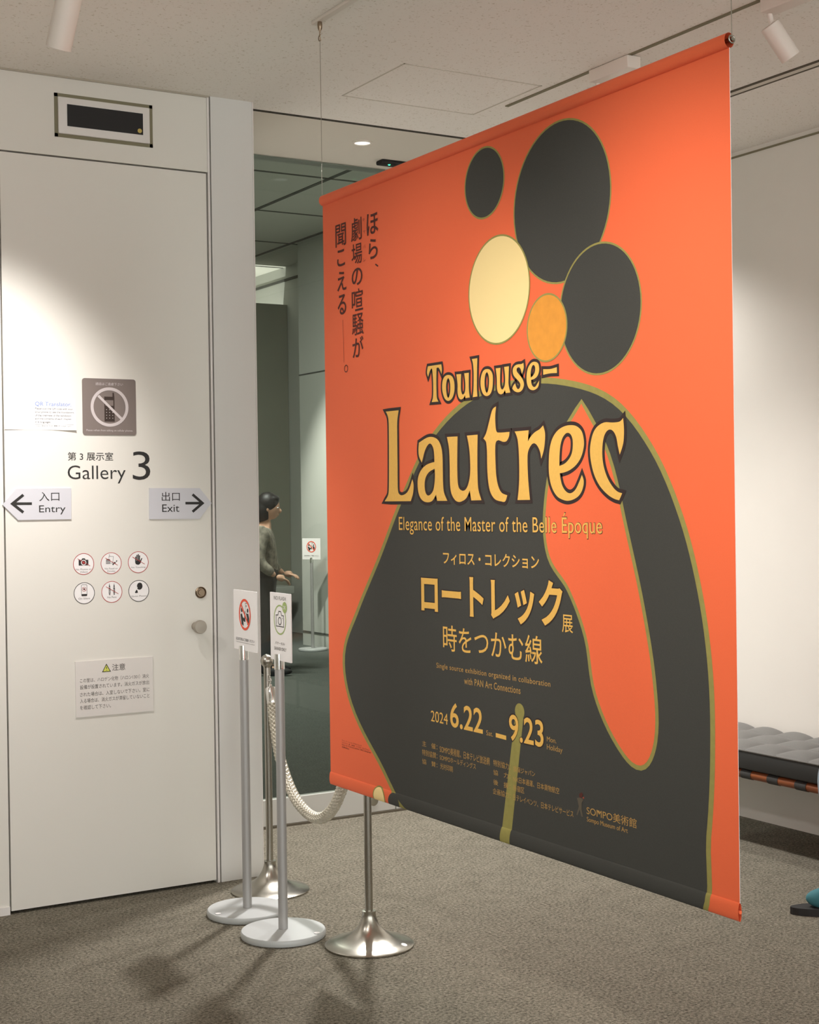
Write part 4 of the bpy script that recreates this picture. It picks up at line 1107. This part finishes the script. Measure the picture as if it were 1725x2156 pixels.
def person(label, origin, fwd, J, top_mat, leg_mat, shoe_mat, shoes):
    """J: joints in the body's own frame (forward, left, up)"""
    fw = V((fwd[0], fwd[1], 0)).normalized(); lf = V((-fw.y, fw.x, 0)); og = V(origin)
    def W(p): return og + fw*p[0] + lf*p[1] + V((0, 0, p[2]))
    o = root('person', label, 'person', origin)
    names = ['pelvis', 'waist', 'chest', 'neck', 'headbase',
             'shL', 'elL', 'wrL', 'shR', 'elR', 'wrR', 'hipL', 'knL', 'anL', 'hipR', 'knR', 'anR', 'toL', 'toR']
    rad = dict(pelvis=.125, waist=.112, chest=.128, neck=.050, headbase=.052, shL=.058, elL=.042, wrL=.028, shR=.058, elR=.042, wrR=.028,
               hipL=.088, knL=.060, anL=.038, hipR=.088, knR=.060, anR=.038, toL=.024, toR=.024)
    ed = [('pelvis','waist'),('waist','chest'),('chest','neck'),('neck','headbase'),('chest','shL'),('shL','elL'),('elL','wrL'),('chest','shR'),('shR','elR'),('elR','wrR'),
          ('pelvis','hipL'),('hipL','knL'),('knL','anL'),('anL','toL'),('pelvis','hipR'),('hipR','knR'),('knR','anR'),('anR','toR')]
    vs, fs = skinned([(W(J[n]), rad[n]) for n in names], [(names.index(a), names.index(b)) for a, b in ed])
    raw = MB().add(vs, fs, 'skin')
    hd = V(W(J['headbase'])); nod = J.get('nod', 0.0)
    Rm = Matrix((fw, lf, V((0,0,1)))).transposed() @ Matrix.Rotation(nod, 3, 'Y')
    def H(p): return hd + Rm @ V(p)
    raw.ell(H((0.012, 0, 0.085)), (0.090, 0.073, 0.112), 'skin', Rm)
    raw.ell(H((0.036, 0, 0.030)), (0.058, 0.052, 0.050), 'skin', Rm)          # jaw
    raw.ell(H((0.104, 0, 0.062)), (0.020, 0.012, 0.022), 'skin', Rm)          # nose
    raw.ell(H((0.092, 0, 0.026)), (0.012, 0.022, 0.009), 'skin', Rm)          # mouth
    for s_ in (-1, 1): raw.ell(H((0.0, s_*0.073, 0.075)), (0.020, 0.009, 0.030), 'skin', Rm)
    for side in ('L', 'R'):
        wr = W(J['wr' + side]); d = V(W(J['hand' + side])) - wr; d.normalize()
        sgn = 1 if side == 'L' else -1
        up = V((0, 0, 1)) if abs(d.z) < 0.8 else fw
        nrm = (up - d*up.dot(d)).normalized(); sd_ = d.cross(nrm)
        pv = [(wr, .024), (wr + d*0.045, (.036)), (wr + d*0.085, (.034))]
        a_, b_ = skinned(pv, [(0, 1), (1, 2)]); raw.add(a_, b_, 'skin')
        for k, ln in enumerate((.066, .076, .070, .054)):
            b0 = wr + d*0.080 + sd_*((k - 1.5)*0.019)
            q = [b0 - d*.02, b0 + d*ln*.45 - nrm*ln*.10, b0 + d*ln*.78 - nrm*ln*.34, b0 + d*ln*.92 - nrm*ln*.60]
            a_, b_ = skinned([(p, r) for p, r in zip(q, (.0095, .009, .0085, .007))], [(0,1),(1,2),(2,3)]); raw.add(a_, b_, 'skin')
        b0 = wr + d*0.035 + sd_*(-0.028)*1
        q = [b0, b0 + d*.025 - sd_*.020, b0 + d*.055 - sd_*.024 - nrm*.012]
        a_, b_ = skinned([(p, r) for p, r in zip(q, (.013, .0105, .0085))], [(0,1),(1,2)]); raw.add(a_, b_, 'skin')
    vs, fs = remeshed(raw); MB().add(vs, fs, 'skin', True).build('body', o)
    for s_ in (-1, 1): MB().ell(H((0.086, s_*0.030, 0.088)), (0.012, 0.015, 0.007), 'white', Rm).ell(H((0.094, s_*0.031, 0.088)), (0.0055, 0.007, 0.0065), 'hair', Rm).build('eye', o)
    # clothes follow the body
    ns = ['chest', 'waist', 'pelvis', 'shL', 'elL', 'wrL', 'shR', 'elR', 'wrR', 'neck']
    cr_ = dict(chest=.150, waist=.135, pelvis=.146, shL=.078, elL=.060, wrL=.043, shR=.078, elR=.060, wrR=.043, neck=.062)
    Jc = dict(J); Jc['neck'] = tuple(V(J['neck'])*0.65 + V(J['chest'])*0.35)
    for s_ in 'LR': Jc['wr'+s_] = tuple(V(J['wr'+s_])*0.88 + V(J['el'+s_])*0.12)
    e2 = [('chest','waist'),('waist','pelvis'),('chest','shL'),('shL','elL'),('elL','wrL'),('chest','shR'),('shR','elR'),('elR','wrR'),('chest','neck')]
    vs, fs = skinned([(W(Jc[n]), cr_[n]) for n in ns], [(ns.index(a), ns.index(b)) for a, b in e2], 2)
    MB().add(vs, fs, top_mat, True).build('shirt', o)
    ns = ['pelvis', 'hipL', 'knL', 'anL', 'hipR', 'knR', 'anR']
    cr_ = dict(pelvis=.095, hipL=.104, knL=.076, anL=.060, hipR=.104, knR=.076, anR=.060)
    e2 = [('pelvis','hipL'),('hipL','knL'),('knL','anL'),('pelvis','hipR'),('hipR','knR'),('knR','anR')]
    vs, fs = skinned([(W(J[n]), cr_[n]) for n in ns], [(ns.index(a), ns.index(b)) for a, b in e2], 2)
    tr_ = MB().add(vs, fs, leg_mat)
    up_d = (W(J['waist']) - W(J['pelvis'])).normalized(); Rp = Matrix((fw, lf, V((0,0,1)))).transposed()
    tr_.ell(W(J['pelvis']) + V((0, 0, 0.05)), (0.128, 0.158, 0.150), leg_mat, Rp)
    vs, fs = remeshed(tr_, 0.010, 4); MB().add(vs, fs, leg_mat, True).build('trousers', o)
    hb = MB()
    hb.ell(H((-0.008, 0, 0.115)), (0.102, 0.090, 0.104), 'hair', Rm); hb.ell(H((-0.040, 0, 0.055)), (0.082, 0.090, 0.115), 'hair', Rm); hb.ell(H((0.045, 0, 0.165)), (0.050, 0.066, 0.034), 'hair', Rm)
    vs, fs = remeshed(hb, 0.008, 2); MB().add(vs, fs, 'hair', True).build('hair', o)
    shoes(o, W, J, shoe_mat)
    return o
def plain_shoes(o, W, J, m):
    for s_ in 'LR':
        a = V(W(J['an'+s_])); t = V(W(J['to'+s_])); a.z = 0.0; t.z = 0.0
        d = (t - a).normalized(); Rm = Matrix((d, V((-d.y, d.x, 0)), V((0,0,1)))).transposed()
        b = MB().ell(a + d*0.095 + V((0,0,0.038)), (0.135, 0.047, 0.037), m, Rm).ell(a + d*0.005 + V((0,0,0.058)), (0.062, 0.044, 0.056), m, Rm)
        vs, fs = remeshed(b, 0.008, 2); MB().add(vs, fs, m, True).build('shoe', o)
standing = dict(pelvis=(0, 0, .84), waist=(.005, 0, .97), chest=(-.01, 0, 1.14), neck=(.01, 0, 1.315), headbase=(.035, 0, 1.39), nod=0.12,
    shL=(-.005, .165, 1.26), elL=(-.02, .20, 1.0), wrL=(.16, .17, .88), handL=(.26, .14, .87), shR=(-.005, -.165, 1.26), elR=(-.03, -.20, 1.0), wrR=(.12, -.17, .87), handR=(.21, -.13, .84),
    hipL=(0, .085, .80), knL=(.02, .09, .44), anL=(-.01, .095, .075), toL=(.13, .11, .03), hipR=(0, -.085, .80), knR=(.03, -.09, .44), anR=(.02, -.095, .075), toR=(.16, -.11, .03))
person('distant standing person seen through the glass, dark hair and pale patterned shirt', (5.54, 11.83, 0), (0.86, -0.51), standing, 'shirt', 'trousers', 'rubber', plain_shoes)
def trainers(o, W, J, m):
    for s_ in 'LR':
        a = V(W(J['an'+s_])); t = V(W(J['to'+s_])); a.z = 0; t.z = 0
        d = (t - a).normalized(); q = V((-d.y, d.x, 0))
        n = 22; pts = []
        for k in range(n):
            an = 2*PI*k/n; x = 0.095 + 0.150*math.cos(an); wdt = 0.046 if math.cos(an) > 0 else 0.038
            pts.append((x, wdt*math.sin(an)*1.05))
        sb = MB(); slab(sb, pts, lambda u, v, z: a + d*u + q*v + V((0, 0, z)), 0.0, 0.026, 'rubber')
        up = MB(); Rm = Matrix((d, q, V((0,0,1)))).transposed()
        up.ell(a + d*0.085 + V((0,0,0.055)), (0.105, 0.042, 0.042), m, Rm).ell(a + d*0.0 + V((0,0,0.072)), (0.055, 0.042, 0.062), m, Rm)
        vs, fs = remeshed(up, 0.007, 2); u_ = MB().add(vs, fs, m, True).build('shoe', o)
        sb.build('sole', u_)
        stp = MB(); pts3 = [a + d*0.075 + q*(0.046*math.cos(math.radians(w_))) + V((0, 0, 0.05 + 0.05*math.sin(math.radians(w_)))) for w_ in range(-20, 201, 20)]
        stp.tube(pts3, 0.009, 'rubber', 8); stp.build('strap', u_)
SX, SY = 4.56, 3.72
def seat(x, y, z): return (-(x - SX), -(y - SY), z)      # faces -X: forward = -x, left = -y
seated = dict(pelvis=seat(4.58, 3.66, .585), waist=seat(4.62, 3.66, .72), chest=seat(4.60, 3.66, .90), neck=seat(4.57, 3.66, 1.075), headbase=seat(4.55, 3.66, 1.15), nod=0.25,
    shR=seat(4.59, 3.83, 1.02), elR=seat(4.50, 3.88, .78), wrR=seat(4.33, 3.80, .64), handR=seat(4.23, 3.78, .62), shL=seat(4.59, 3.49, 1.02), elL=seat(4.50, 3.44, .78), wrL=seat(4.33, 3.50, .64), handL=seat(4.23, 3.53, .62),
    hipR=seat(4.53, 3.745, .56), knR=seat(4.11, 3.895, .50), anR=seat(4.085, 3.745, .085), toR=seat(3.96, 3.82, .03), hipL=seat(4.53, 3.575, .56), knL=seat(4.10, 3.52, .505), anL=seat(4.10, 3.50, .085), toL=seat(3.98, 3.47, .03))
person('person in pale blue trousers seated on the bench, only a knee and teal shoe showing', (SX, SY, 0), (-1, 0), seated, 'jumper', 'jeans', 'teal', trainers)
